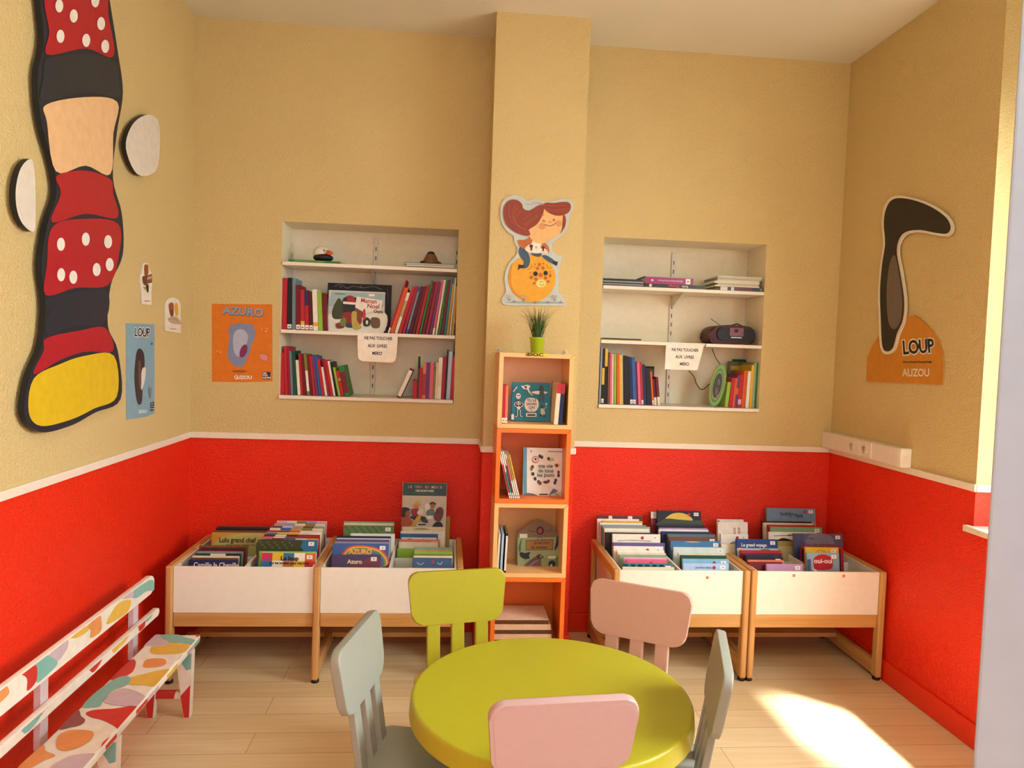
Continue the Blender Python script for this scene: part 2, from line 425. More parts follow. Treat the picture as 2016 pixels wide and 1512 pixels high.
# ------------------------------------------------------------------ books
PAL = {'red': 'b3202a', 'dark red': '6e1420', 'crimson': 'a01838', 'maroon': '571522', 'orange': 'd8591e', 'white': 'e8e0d2', 'cream': 'dccfb2', 'black': '1d1a1c',
       'navy': '1d2750', 'blue': '2c5f9e', 'light blue': '8db4d6', 'pale blue': 'a9c0da', 'green': '2f7a38', 'dark green': '1c4a38', 'light green': '8fb43c', 'olive': '7f7a3a',
       'yellow': 'dcae28', 'gold': 'b08c3a', 'pink': 'd8617c', 'pale pink': 'dca3b4', 'purple': '6a3a72', 'lilac': 'a58bb8', 'grey': '8a8f94', 'grey blue': '6f8796',
       'teal': '2b7d8c', 'brown': '6b4630', 'tan': 'b89368', 'salmon': 'd9785c', 'sage': '8aa287', 'magenta': '9a1e6a'}
ORD = ['first', 'second', 'third', 'fourth', 'fifth', 'sixth', 'seventh', 'eighth', 'ninth', 'tenth', 'eleventh', 'twelfth', 'thirteenth', 'fourteenth', 'fifteenth', 'sixteenth',
       'seventeenth', 'eighteenth', 'nineteenth', 'twentieth', 'twenty-first', 'twenty-second', 'twenty-third', 'twenty-fourth', 'twenty-fifth', 'twenty-sixth', 'twenty-seventh', 'twenty-eighth']
PAGES = mat('e6dcc4', .8, .2, .08, 120)
def book(M, w_, h_, t, col, label, group=None, sticker=False, band=None, items=None, conv=None, spine=None, spine_art=None, dot=None):
    """canonical book: width x, thickness y (front cover faces -y), height z, spine at x=0"""
    c = mat(PAL.get(col, col), .5, .3, .05, 40); sp = mat(PAL.get(spine, spine), .35, .5) if spine else c
    ct = min(.0022, t*.22); mb = MB()
    mb.box(0, w_, 0, ct, 0, h_, c, M=M); mb.box(0, w_, t-ct, t, 0, h_, c, M=M); mb.box(-.0006, ct, 0, t, 0, h_, sp, M=M)
    if band: mb.box(-.001, -.0005, .0002, t-.0002, h_*band[0], h_*band[1], mat(PAL.get(band[2], band[2]), .4), M=M)
    o = mb.build('book', fix=False); tag(o, label, 'book', group)
    pg = MB(); pg.box(ct, w_-.003, ct, t-ct, .003, h_-.003, PAGES, M=M); pg.build('pages', o)
    if sticker:
        st = MB(); st.box(-.0016, -.0011, .0004, t-.0004, h_*.02, h_*.02+.022, mat('efe9dc', .5), M=M)
        st.box(-.0019, -.0015, t*.25, t*.75, h_*.02+.007, h_*.02+.012, mat('57504a', .6), M=M); st.build('shelf_mark', o)
    R3 = M.to_3x3()
    if items:
        pl = Pl(M @ Vector((0, 0, 0)), R3 @ Vector((1, 0, 0)), R3 @ Vector((0, 0, 1)))
        art('cover_print', pl, items, o, conv=pl.zoom(*conv) if conv else None, base=.0003)
    if spine_art:
        pl = Pl(M @ Vector((-.0008, t, 0)), R3 @ Vector((0, -1, 0)), R3 @ Vector((0, 0, 1)))
        art('spine_print', pl, spine_art(t, h_), o, base=.0004)
    return o
def T(x, y, z): return Matrix.Translation((x, y, z))
def RX_(a): return Matrix.Rotation(math.radians(a), 4, 'X')
def RY_(a): return Matrix.Rotation(math.radians(a), 4, 'Y')
def RZ_(a): return Matrix.Rotation(math.radians(a), 4, 'Z')

def row(where, group, z, x0, x1, y, specs, l0, l1, unit, dep=.16, side='left'):
    """spines out; specs = (colour, thickness, height px[, band][, sticker]); lean in degrees, + = top to the right"""
    n = len(specs); lean = [l0+(l1-l0)*(i/max(1, n-1)) for i in range(n)]
    def lay(k):
        x = x0; out = []
        for i, sp in enumerate(specs):
            t = sp[1]*k; a = math.radians(lean[i]); out.append((x, t))
            if i < n-1:
                b_ = math.radians(lean[i+1]); hm = min(sp[2], specs[i+1][2])*unit
                x += t/math.cos(a)+max(0, hm*(math.tan(a)-math.tan(b_)))+.0009
            else: x += t/math.cos(a)
        return out, x
    lo, hi = .0001, .004
    for _ in range(40):
        mid = (lo+hi)/2
        if lay(mid)[1] > x1: hi = mid
        else: lo = mid
    out, _e = lay(lo)
    for i, (sp, (x, t)) in enumerate(zip(specs, out)):
        H = sp[2]*unit/math.cos(math.radians(lean[i])); a = lean[i]
        lift = max(0, t*math.sin(math.radians(a)))+.0006
        M = T(x, y+random.uniform(-.003, .008), z+lift) @ RY_(a) @ T(t, 0, 0) @ RZ_(90)
        band = None; st = False
        for e in sp[3:]:
            if e == 's': st = True
            elif isinstance(e, tuple): band = e
        lab = '%s%s book, %s from left, %s' % (sp[0], (' and %s' % band[2]) if band else '', ORD[i], where)
        book(M, dep*random.uniform(.92, 1.02), H, t, sp[0], lab, group, sticker=st, band=band)

def facing(xa, xb, top, y, z, tilt, t, col, label, **kw):
    """a book facing the room: left / right / top seen at pixels xa, xb, top; stands at y, z, leaning back"""
    al = math.radians(tilt)
    pl = Pl((0, y, z), (1, 0, 0), (0, math.sin(al), math.cos(al)))
    h_ = pl.px((xa+xb)/2, top)[1]; u0 = pl.px(xa, top+8)[0]; u1 = pl.px(xb, top+8)[0]
    M = T(u0, y, z) @ RX_(-tilt)
    it = kw.pop('items', None)
    if callable(it): it = it(u1-u0, h_)
    return book(M, u1-u0, h_, t, col, label, items=it, **kw)

# ------------------------------------------------------------------ niche shelving
STEEL = mat('ddd3c0', .4, .4, .02)
SLOT = mat('2a2622', .7, .2)
def shelf_z(px, py, y=YB): return P3(px, py, 1, y).z
SHZ = {}
for nm, (a, b_), zs, ups, side in (('L', NL, (shelf_z(725, 522), shelf_z(725, 654.5)), (573.7, 739, 897.7), 'left'),
                              ('R', NR, (shelf_z(1340, 568), shelf_z(1340, 674.5)), (1323.5, 1473), 'right')):
    SHZ[nm] = [zs[0], zs[1], NZ[0]+.02]
    for i, z in enumerate(SHZ[nm]):
        sh = thing('wall_shelf', '%s white shelf board in the %s wall niche' % (('top', 'middle', 'bottom')[i], side), 'shelf', ((a+b_)/2, YB+.1, z-.018), 'shelf boards in the wall niches')
        m_ = MB(); m_.box(a+.003, b_-.003, YB-.006 if i < 2 else YB-.014, NY-.012, z-.018, z, mat('eadfcd', .35, .5, .02), bev=.0015); m_.build('board', sh)
        if i < 2:
            for px in ups:
                xx = P3(px, 560, 1, NY).x; g = MB()
                g.add([(xx-.002, NY-.014, z-.02), (xx-.002, NY-.014, z-.085), (xx-.002, YB+.03, z-.02), (xx+.002, NY-.014, z-.02), (xx+.002, NY-.014, z-.085), (xx+.002, YB+.03, z-.02)],
                      [(0, 1, 2), (3, 5, 4), (0, 2, 5, 3), (1, 4, 5, 2), (0, 3, 4, 1)], STEEL); g.build('bracket', sh)
    for j, px in enumerate(ups):
        xx = P3(px, 560, 1, NY).x; m_ = MB()
        m_.box(xx-.011, xx+.011, NY-.011, NY, NZ[0]+.021, NZ[1]-.03, STEEL, bev=.001)
        z = NZ[0]+.06
        while z < NZ[1]-.07:
            if all(abs(z+.01-q) > .03 for q in SHZ[nm]): m_.box(xx-.0022, xx+.0022, NY-.0118, NY-.0112, z, z+.022, SLOT)
            z += .05
        nm3 = ('left', 'middle', 'right')[j] if nm == 'L' else ('middle', 'right')[j]
        tag(m_.build('shelf_upright'), '%s slotted white upright on the back of the %s wall niche' % (nm3, side), 'shelf upright', 'slotted uprights in the niches')

UL = 3.83/(F_PX*3.78); UR = 3.83/(F_PX*3.979)
def zx(nm, x, y):  # zoomed crop coordinates to world x on the plane of the spines
    return P3(530+x/3.78, 420+y/3.78, 1, 3.83).x if nm == 'L' else P3(1150+x/3.979, 450+y/3.979, 1, 3.83).x
S1, S2, S3 = SHZ['L']
G = 'books in the left wall niche'
row('left niche, middle shelf, left end', G, S2, zx('L', 92, 850), zx('L', 432, 860), 3.835,
    [('red', 34, 372), ('black', 32, 375, 's'), ('grey blue', 26, 372), ('dark red', 30, 325, 's'), ('red', 29, 292, (.03, .22, 'yellow'), 's'), ('red', 27, 288, (.62, 1, 'navy'), 's'),
     ('maroon', 26, 282, 's'), ('white', 34, 297, (.1, .2, 'yellow')), ('light green', 30, 283), ('dark red', 30, 270)], 0, -4, UL)
row('left niche, middle shelf, right row', G, S2, zx('L', 880, 890), zx('L', 1372, 905), 3.835,
    [('crimson', 14, 395, (0, .1, 'white')), ('orange', 32, 335), ('white', 24, 300, (.4, .8, 'tan')), ('red', 26, 345), ('crimson', 22, 350), ('blue', 18, 345, (.1, .9, 'grey blue')), ('maroon', 24, 350), ('dark red', 20, 352),
     ('red', 24, 365), ('green', 16, 400), ('dark red', 24, 390), ('crimson', 24, 395), ('purple', 18, 392), ('pink', 18, 400, (0, .12, 'white')), ('white', 16, 405), ('green', 18, 410), ('dark red', 20, 408), ('teal', 14, 410),
     ('gold', 18, 380), ('white', 10, 425), ('gold', 20, 365)], 17, 3.5, UL)
row('left niche, bottom shelf, left row', G, S3, zx('L', 80, 1355), zx('L', 600, 1360), 3.835,
    [('red', 32, 305), ('red', 22, 355), ('crimson', 16, 350), ('grey blue', 18, 320), ('dark green', 24, 322), ('white', 22, 255), ('red', 20, 302), ('dark red', 22, 302), ('olive', 20, 300, (.1, .6, 'white')), ('dark red', 18, 295), ('red', 18, 290),
     ('purple', 18, 295), ('blue', 18, 290), ('red', 20, 265), ('white', 16, 210), ('crimson', 20, 260), ('red', 18, 258), ('white', 14, 255), ('black', 16, 250), ('light green', 16, 210), ('red', 26, 185, (.6, .7, 'gold')), ('green', 40, 222, (.1, .8, 'dark red'))],
    -2, -13, UL)
row('left niche, bottom shelf, right row', G, S3, zx('L', 1066, 1370), zx('L', 1366, 1390), 3.835,
    [('red', 32, 135), ('dark green', 8, 310), ('red', 26, 225), ('salmon', 26, 265, (.1, .7, 'crimson')), ('purple', 24, 268), ('pink', 28, 270), ('olive', 14, 230), ('cream', 14, 275), ('white', 30, 310, (.3, .6, 'cream')), ('crimson', 24, 315),
     ('black', 12, 370), ('pale blue', 28, 355), ('red', 22, 320)], 0, 2, UL)
# one book leaning on its own
a0 = zx('L', 948, 1370)
book(T(a0, 3.84, S3+.0065) @ RY_(23) @ T(.020, 0, 0) @ RZ_(90), .15, 232*UL, .020, 'maroon', 'maroon and white book leaning alone on the bottom shelf, left niche', G, band=(.05, .95, 'white'))
# the pair that faces the room
facing(645.5, 771, 559, 3.915, S2+.001, 5, .012, 'black', 'black picture book with swirls standing behind the bear book in the left niche', group=G,
       items=lambda W, H: [('s', [(W*.1, H*.93), (W*.2, H*.97), (W*.3, H*.9), (W*.4, H*.95), (W*.55, H*.92), (W*.7, H*.96), (W*.85, H*.9)], .0018, '7f8fa0'), ('s', [(W*.93, H*.95), (W*.95, H*.7), (W*.91, H*.5), (W*.95, H*.3)], .0018, '8b3a44'), ('e', W*.2, H*.92, .004, .004, 'b03040'), ('e', W*.52, H*.95, .004, .004, 'b03040'), ('r', W*.86, H*.04, W*.93, H*.13, '9ca0a4')])
Z1 = (530, 420, 3.78)
facing(647, 758, 573, 3.868, S2+.001, 6, .014, 'c9c6ba', 'white picture book reading Maman Noel Ours with a bear in a red hat, facing out', group=G, conv=Z1, items=[
    ('p', [(468, 582), (866, 598), (850, 700), (440, 690)], '9db4b8'), ('b', [(442, 750), (600, 770), (860, 740), (850, 886), (700, 888), (440, 872)], 'e0dccd'),
    ('b', [(520, 630), (560, 720), (545, 780), (478, 782), (470, 720)], '3a4326'), ('b', [(548, 640), (600, 612), (655, 640), (662, 690), (650, 745), (560, 745), (545, 690)], '23262e'),
    ('b', [(560, 640), (600, 614), (650, 635), (655, 668), (556, 662)], '9e2228'), ('p', [(552, 656), (658, 666), (658, 682), (550, 674)], 'e8e2d8'), ('e', 566, 640, 14, 14, '23262e'), ('e', 648, 640, 14, 14, '23262e'),
    ('b', [(548, 745), (600, 735), (668, 750), (690, 800), (660, 845), (580, 850), (540, 800)], '8e2024'), ('b', [(575, 820), (640, 820), (650, 845), (580, 848)], '2c3a55'),
    ('b', [(640, 700), (690, 690), (712, 730), (690, 780), (650, 770)], '7a3c28'), ('b', [(615, 740), (650, 735), (655, 800), (690, 850), (640, 868), (618, 840)], 'b6a24e'),
    ('p', [(652, 620), (845, 650), (830, 720), (720, 745), (640, 700)], 'e6e1d3'), ('t', 'Maman', 742, 654, 46, {'sx': .9, 'rot': -5}, 'a8243a'), ('t', 'Noel', 775, 694, 48, {'sx': .95, 'rot': -5}, 'a8243a'), ('t', 'Ours', 812, 733, 34, {'rot': -5}, '2a2730'),
    ('b', [(700, 790), (730, 775), (755, 800), (745, 838), (705, 838)], '2b2a2c'), ('e', 728, 812, 9, 16, 'e4e0d6'), ('b', [(760, 780), (820, 785), (820, 850), (765, 848)], '6b4c2e'), ('b', [(700, 725), (715, 715), (718, 780), (700, 790)], 'b9323a'),
    ('b', [(495, 825), (540, 815), (560, 850), (510, 858)], '7d3022'), ('r', 742, 602, 785, 620, 'f0ece0'), ('s', [(492, 600), (566, 603)], 4, '33404a'), ('b', [(535, 790), (570, 780), (570, 835), (535, 835)], '6d7a3a')])
# flat books and the bird toys on the top shelf
def flat(x0, x1, y0, y1, z, t, col, label, group, rz=0, **kw):
    w_ = x1-x0; M = T(x0, y0, z+t) @ RZ_(rz) @ RX_(-90)
    return book(M @ RZ_(0), w_, y1-y0, t, col, label, group, **kw)
def flatpile(xa, xb, py, z, y0, dep, specs, where, grp, nm):
    for i, (col, t, xo, xo2, sp) in enumerate(specs):
        x0 = zx(nm, xa+xo, py); x1 = zx(nm, xb+xo2, py)
        M = T(x0, y0, z) @ Matrix(((1, 0, 0, 0), (0, 0, 1, 0), (0, -1, 0, t), (0, 0, 0, 1)))
        # canonical z (height) runs into the niche, front cover faces up, fore-edge to the right
        c = mat(PAL.get(col, col), .35, .5); mb = MB(); ct = min(.0022, t*.2)
        w_ = x1-x0
        mb.box(x0, x1, y0, y0+dep, z, z+ct, c); mb.box(x0, x1, y0, y0+dep, z+t-ct, z+t, c)
        if sp: mb.box(x0, x1, y0-.0006, y0+ct, z, z+t, c)
        else: mb.box(x0-.0006, x0+ct, y0, y0+dep, z, z+t, c)
        o = mb.build('book'); tag(o, 'flat %s book, %s from bottom, %s' % (col, ORD[i], where), 'book', grp)
        pg = MB(); pg.box(x0+ct, x1-.003, y0+(ct if sp else .003), y0+dep-.003, z+ct, z+t-ct, PAGES); pg.build('pages', o)
        if sp and not isinstance(sp, bool):
            pl = Pl((x0, y0-.0006, z), (1, 0, 0), (0, 0, 1)); art('spine_print', pl, sp(w_, t), o, base=.0004)
        z += t+.0004
    return z
G2 = 'books lying flat in the left niche'
ztop = flatpile(143, 545, 350, S1, 3.83, .17, [('dark green', .0045, 6, 25, True), ('green', .0095, 0, -20, lambda W, t: [('r', W*.12, t*.25, W*.7, t*.6, '8fae5a')])], 'under the bird toy, left niche', G2, 'L')
puf = thing('toy_bird', 'small white and black bird toy with an orange beak on a green book, left niche', 'toy', (0, 0, 0))
cx = zx('L', 378, 300); m_ = MB()
m_.ball((cx-.004, 3.90, ztop+.044), (.045, .040, .040), 'e8dfce'); m_.build('head', puf, origin=(cx, 3.90, ztop))
m_ = MB(); m_.ball((cx+.006, 3.893, ztop+.022), (.052, .046, .0225), '1f1d20'); m_.build('body', puf, origin=(cx, 3.89, ztop))
m_ = MB(); m_.lathe([(.0145, 0), (.012, .012), (.0066, .024), (.001, .031)], 'cf4a1e', M=T(cx+.031, 3.862, ztop+.045) @ RY_(88)); m_.build('beak', puf)
m_ = MB(); m_.ball((cx+.014, 3.8645, ztop+.058), .004, '15141a'); m_.build('eye', puf)
WL[puf] = Vector((0, 0, 0))
ztop = flatpile(1005, 1385, 395, S1, 3.83, .17, [('dark green', .007, 25, -8, True), ('white', .008, 10, -4, False), ('dark green', .0105, 2, -2, False)], 'under the brown toy, left niche', G2, 'L')
mol = thing('toy_mole', 'brown dome-shaped soft toy with a black cap on flat books, left niche', 'toy', (0, 0, 0))
cx = zx('L', 1200, 330); m_ = MB()
m_.lathe([(.040, 0), (.041, .012), (.036, .032), (.026, .052), (.013, .064), (.003, .067)], '7a5534', M=T(cx, 3.91, ztop)); m_.build('body', mol, origin=(cx, 3.91, ztop))
m_ = MB(); m_.ball((cx, 3.91, ztop+.058), (.021, .021, .014), '1c1818'); m_.build('cap', mol)
for sx in (-1, 1):
    m_ = MB(); m_.ball((cx+sx*.037, 3.897, ztop+.010), (.020, .016, .0095), '4a2c22'); m_.build('foot', mol)
m_ = MB(); m_.tube([(cx-.012, 3.8755, ztop+.030), (cx, 3.8725, ztop+.026), (cx+.012, 3.8755, ztop+.030)], .001, '2a1a14'); m_.build('mouth', mol)

# paper signs taped to the middle shelves
def sign(cv, corners, lines, label, y):
    pl = Pl((0, y, 0), (1, 0, 0), (0, 0, 1)); c = pl.zoom(*cv)
    pts = [c(*p) for p in corners]
    o = cutout('paper_sign', pl, pts, .0012, 'eee3d2', 'eee3d2', smooth=False)
    tag(o, label, 'sign', 'taped paper signs')
    art('lettering', Pl((0, y-.0012, 0), (1, 0, 0), (0, 0, 1)), [('t', s_, x_, y_, sz, {'bold': .025, 'sx': k_, 'rot': -2}, '1c1a1c') for s_, x_, y_, sz, k_ in lines], o, conv=c, base=.0003)
sign(Z1, [(657, 893), (958, 902), (948, 1060), (938, 1095), (915, 1112), (690, 1100), (668, 1085), (660, 1060)],
     [('NE PAS TOUCHER', 812, 931, 33, .78), ('AUX  LIVRES', 806, 988, 33, .78), ('MERCI', 803, 1043, 33, .78)], 'white paper sign NE PAS TOUCHER AUX LIVRES on the left niche shelf', YB-.0075)
Z2 = (1150, 450, 3.979)
sign(Z2, [(642, 897), (940, 905), (912, 1020), (885, 1110), (632, 1102)],
     [('NE PAS TOUCHER', 790, 952, 33, .78), ('AUX  LIVRES', 787, 1007, 33, .78), ('MERCI', 785, 1062, 33, .78)], 'white paper sign NE PAS TOUCHER AUX LIVRES on the right niche shelf', YB-.0075)

# right niche
T1, T2, T3 = SHZ['R']
G3 = 'books in the right wall niche'; G4 = 'books lying flat in the right niche'
row('right niche, bottom shelf, left row', G3, T3, zx('R', 116, 1380), zx('R', 598, 1395), 3.835,
    [('grey', 14, 455), ('black', 20, 440, (.35, .65, 'yellow'), 's'), ('black', 24, 440, (.68, 1, 'yellow')), ('brown', 16, 412), ('pink', 16, 405), ('cream', 14, 400), ('light green', 18, 402), ('orange', 20, 405), ('yellow', 16, 392), ('cream', 14, 395),
     ('black', 22, 390), ('black', 22, 385), ('navy', 22, 380, 's'), ('blue', 22, 378, 's'), ('purple', 14, 345), ('pink', 22, 340), ('red', 16, 340, 's'), ('navy', 26, 322), ('black', 18, 300), ('black', 20, 283), ('orange', 14, 268, 's'), ('maroon', 22, 210, (.0, .3, 'cream')), ('dark red', 22, 225, (.0, .3, 'cream'))], 0, -7, UR)
facing(1258, 1288, 721, 3.96, T3+.001, 4, .010, '26221f', 'dark landscape book facing out behind the black spines, right niche', group=G3, items=lambda W, H: [('r', W*.25, H*.55, W*.95, H*.95, '4a4c30')])
row('right niche, bottom shelf, right row', G3, T3, zx('R', 1103, 1400), zx('R', 1354, 1418), 3.835,
    [('light green', 26, 205), ('red', 26, 237), ('orange', 16, 240), ('purple', 20, 262, (.4, .6, 'orange')), ('red', 28, 268, (.1, .25, 'pale pink')), ('orange', 24, 300), ('white', 24, 298), ('yellow', 18, 350), ('sage', 20, 368), ('green', 14, 370)], 5, 0, UR)
facing(1434, 1484, 712, 3.98, T3+.001, 3, .009, '5a5a2a', 'olive green book facing out behind the spines at the right of the right niche', group=G3, items=lambda W, H: [('r', W*.1, H*.8, W*.6, H*.9, 'a89040')])
facing(1443, 1499, 708-0, 3.995, T3+.001, 3, .008, '1e4a38', 'tall dark green book at the back right corner of the right niche', group=G3)
# oval green book leaning at the left of that row
pc = Pl((0, 3.84, T3), (1, 0, 0), (0, 0, 1))
ov = []
for i in range(40):
    a = 2*PI*i/40; ov.append((1047+math.cos(a)*60+math.sin(a)*-28, 1234+math.sin(a)*168+math.cos(a)*-8))
ovp = [pc.zoom(*Z2)(*p) for p in ov]
lo_ = min(p[1] for p in ovp)
ovp = [(p[0], p[1]-lo_+.0008) for p in ovp]
Mv = T(0, 3.84, T3)
mb = MB(); mb.prism(ovp, 0, .012, mat('5f8a3a', .35), Mv, side=mat('d8cf9e', .6)); oo = mb.build('oval_book')
tag(oo, 'oval green book with a dark picture leaning in the right niche, beside the red spines', 'book', G3)
cxo = sum(p[0] for p in ovp)/40; czo = sum(p[1] for p in ovp)/40
def shr(k): return [(cxo+(p[0]-cxo)*k-.003, czo+(p[1]-czo)*k) for p in ovp]
art('cover_print', Pl((0, 3.84, T3), (1, 0, 0), (0, 0, 1)), [('p', shr(.93), '7da045'), ('p', shr(.80), '4f7a34'), ('p', shr(.66), '8a9a4a'), ('p', shr(.58), '2d2620'), ('e', cxo-.006, czo-.03, .007, .02, '6a5038'), ('e', cxo+.004, czo+.02, .006, .018, '54603a'), ('e', cxo, czo-.06, .006, .012, '8a6a4a')], oo, base=.0004)
# flat piles
flatpile(138, 460, 440, T1, 3.82, .19, [('black', .006, 0, 5, True), ('grey', .007, 4, 0, True), ('black', .006, 2, 8, True), ('grey', .007, 6, 2, True), ('black', .0055, 8, -2, True), ('black', .005, 3, -12, True)], 'dark pile left in the right niche', G4, 'R')
flatpile(475, 940, 465, T1, 3.815, .18, [('black', .021, 0, 0, lambda W, t: [('t', 'Ecole', W*.66, t*.5, t*.75, {'rot': 180}, 'd8d0c4'), ('t', 'Pilotage', W*.47, t*.5, t*.9, {'rot': 180, 'bold': .04}, 'b83a2c'), ('e', W*.08, t*.5, t*.38, t*.38, 'e0c8a8')]),
                                          ('magenta', .034, -3, -95, lambda W, t: [('t', 'Blanche-Neige et Rose-Rouge', W*.52, t*.5, t*.38, {'rot': 180, 'sx': .85}, 'd8b0c4'), ('r', W*.84, t*.08, W*.94, t*.92, 'e8e0d8'), ('e', W*.89, t*.5, t*.12, t*.12, '40403c'), ('e', W*.14, t*.5, t*.18, t*.18, 'e0c0d0')]),
                                          ('grey', .004, -10, -102, False)], 'purple pile in the right niche', G4, 'R')
flatpile(1000, 1405, 480, T1, 3.815, .2, [('black', .021, 52, -12, lambda W, t: [('t', 'MONTAGNE', W*.56, t*.5, t*.8, {'bold': .03}, '8e2a24'), ('r', W*.02, t*.08, W*.18, t*.92, 'ded8c8'), ('r', W*.26, t*.08, W*.33, t*.92, 'ded8c8'), ('r', W*.92, t*.2, W*.98, t*.8, '6a6a68')]),
                                           ('cream', .009, 20, -38, False), ('olive', .008, 35, -45, False), ('white', .010, 10, -40, False), ('cream', .008, 30, -42, False), ('sage', .006, 35, -30, False), ('grey', .008, 30, -25, False), ('white', .005, 40, -22, False)],
         'pale pile right in the right niche', G4, 'R')
flatpile(125, 525, 870, T2, 3.82, .17, [('yellow', .0035, 0, 0, True), ('black', .0075, 22, -82, True)], 'middle shelf, right niche', G4, 'R')

# radio-cassette player
rd = thing('radio_player', 'dark red and black portable radio with aerial on the middle shelf, right niche', 'radio', (0, 0, 0))
rx0, rx1 = zx('R', 985, 880), zx('R', 1350, 890); rc = (rx0+rx1)/2; rw_ = rx1-rx0
BLK = mat('131116', .45, .3); RDK = mat('4a0c12', .45, .3)
m_ = MB(); m_.prism(spline([(rc-rw_*.5, T2+.035), (rc-rw_*.44, T2+.085), (rc-rw_*.2, T2+.105), (rc+rw_*.25, T2+.105), (rc+rw_*.45, T2+.09), (rc+rw_*.5, T2+.05), (rc+rw_*.45, T2+.012), (rc+rw_*.2, T2+.003), (rc-rw_*.3, T2+.003), (rc-rw_*.47, T2+.012)]), 3.845, 3.99, RDK, bev=.01); m_.build('body', rd, fix=True)
m_ = MB(); m_.prism(rrect(rc-rw_*.34, rc+rw_*.48, T2+.022, T2+.092, .028), 3.837, 3.846, BLK, bev=.003); fr = m_.build('front_panel', rd)
m_ = MB(); m_.prism(rrect(rc-rw_*.08, rc+rw_*.22, T2+.046, T2+.092, .004), 3.833, 3.838, mat('6e1519', .3), bev=.001); m_.build('tuner', fr)
m_ = MB(); m_.box(rc-.0*rw_-.012, rc+rw_*.18, 3.832, 3.835, T2+.036, T2+.041, mat('cfcac2', .2)); m_.build('trim_bar', fr)
m_ = MB(); m_.lathe([(.010, 0), (.010, .004)], mat('3a3a2c', .4), M=T(rc+rw_*.06, 3.834, T2+.075) @ RX_(90)); m_.build('dial', fr)
m_ = MB(); m_.tube([(rc+rw_*.02, 3.92, T2+.104), (rc+rw_*.2, 3.92, T2+.118), (rc+rw_*.38, 3.92, T2+.102)], .0035, BLK); m_.build('handle', rd)
m_ = MB(); m_.tube([(rc-rw_*.1, 3.95, T2+.104), (rc-rw_*.32, 3.95, T2+.140)], .0016, mat('2a2a2c', .3)); m_.ball((rc-rw_*.32, 3.95, T2+.140), .003, BLK, sub=1); m_.build('aerial', rd)
def zp(x, y, yy):
    return P3(1150+x/3.979, 450+y/3.979, 1, yy)
cb = MB(); CP = [zp(985, 880, 3.86), zp(965, 850, 3.83), zp(918, 828, 3.80), zp(930, 860, 3.795), zp(960, 890, 3.795), zp(945, 930, 3.792)]
CP2 = spline([(p.x, p.z) for p in CP], False, 4)
cb.tube([(a, 3.795, c) for a, c in CP2], .0024, '1b1a22')
CP = [zp(1003, 940, 4.0), zp(1030, 1010, 4.0), zp(1070, 1075, 4.0), zp(1060, 1130, 4.0), zp(1000, 1200, 4.0), zp(925, 1262, 4.0), zp(880, 1215, 4.0), zp(860, 1160, 4.0), zp(820, 1115, 4.0)]
cb.tube([(a, 4.0, c) for a, c in spline([(p.x, p.z) for p in CP], False, 4)], .0024, '1b1a22')
tag(cb.build('power_cable'), 'thin black power cable looping below the radio in the right niche', 'cable')

# ------------------------------------------------------------------ column of four cube shelves hung on the pier
CW, CP_, CZ0, CY0, CY1 = .341, .3443, .124, 3.26, 3.511
CX = .223
Z4 = (950, 680, 4.725); Z4b = (940, 980, 5.04)
for i in range(4):
    z0 = CZ0+i*CP_; z1 = z0+CP_-.0012; pale = i % 2 == 1
    c1 = mat('f2b877' if pale else 'ea7424', .35, .5, .02)
    cs = thing('cube_shelf', ['orange cube shelf at the bottom of the column, holding planks', 'pale peach cube shelf second from the bottom, holding the bird book', 'orange cube shelf third from the bottom, holding the white book',
                              'pale peach cube shelf at the top of the column, under the plant'][i], 'shelf', (CX+CW/2, (CY0+CY1)/2, z0), 'cube shelves stacked against the pier')
    m_ = MB(); t = .0195
    m_.box(CX, CX+CW, CY0, CY1, z0, z0+t, c1, bev=.001); m_.box(CX, CX+CW, CY0, CY1, z1-t, z1, c1, bev=.001)
    m_.box(CX, CX+t, CY0, CY1, z0+t-.001, z1-t+.001, c1); m_.box(CX+CW-t, CX+CW, CY0, CY1, z0+t-.001, z1-t+.001, c1)
    ln = mat('9a5a2a' if pale else 'a8430f', .6)
    for (xa, za, xb, zb) in ((CX, z0, CX+t, z0+t), (CX+CW, z0, CX+CW-t, z0+t), (CX, z1, CX+t, z1-t), (CX+CW, z1, CX+CW-t, z1-t)):
        q = .0006; m_.add([(xa-q, CY0-.0004, za+q), (xa+q, CY0-.0004, za-q), (xb+q, CY0-.0004, zb-q), (xb-q, CY0-.0004, zb+q)], [(0, 1, 2, 3)], ln)
    m_.build('case', cs)
    m_ = MB(); m_.box(CX+t, CX+CW-t, CY1-.012, CY1-.006, z0+t, z1-t, c1); m_.build('back_panel', cs)
def cz(i): return CZ0+i*CP_+.0195
zt = CZ0+4*CP_
for sgn, (px, py) in enumerate(((982, 688), (1113, 693))):
    p = P3(px, py, 1, PY-.004); m_ = MB()
    m_.lathe([(.0085, 0), (.0085, .004), (.006, .006)], mat('d8d4cc', .3), M=T(p.x, PY-.0004, p.z) @ RX_(90)); m_.lathe([(.003, 0), (.003, .001)], '2c2a28', M=T(p.x, PY-.0062, p.z) @ RX_(90))
    tag(m_.build('wall_hook'), '%s round metal hanging disc above the top cube shelf' % ('left', 'right')[sgn], 'hook', 'hanging discs above the cubes')
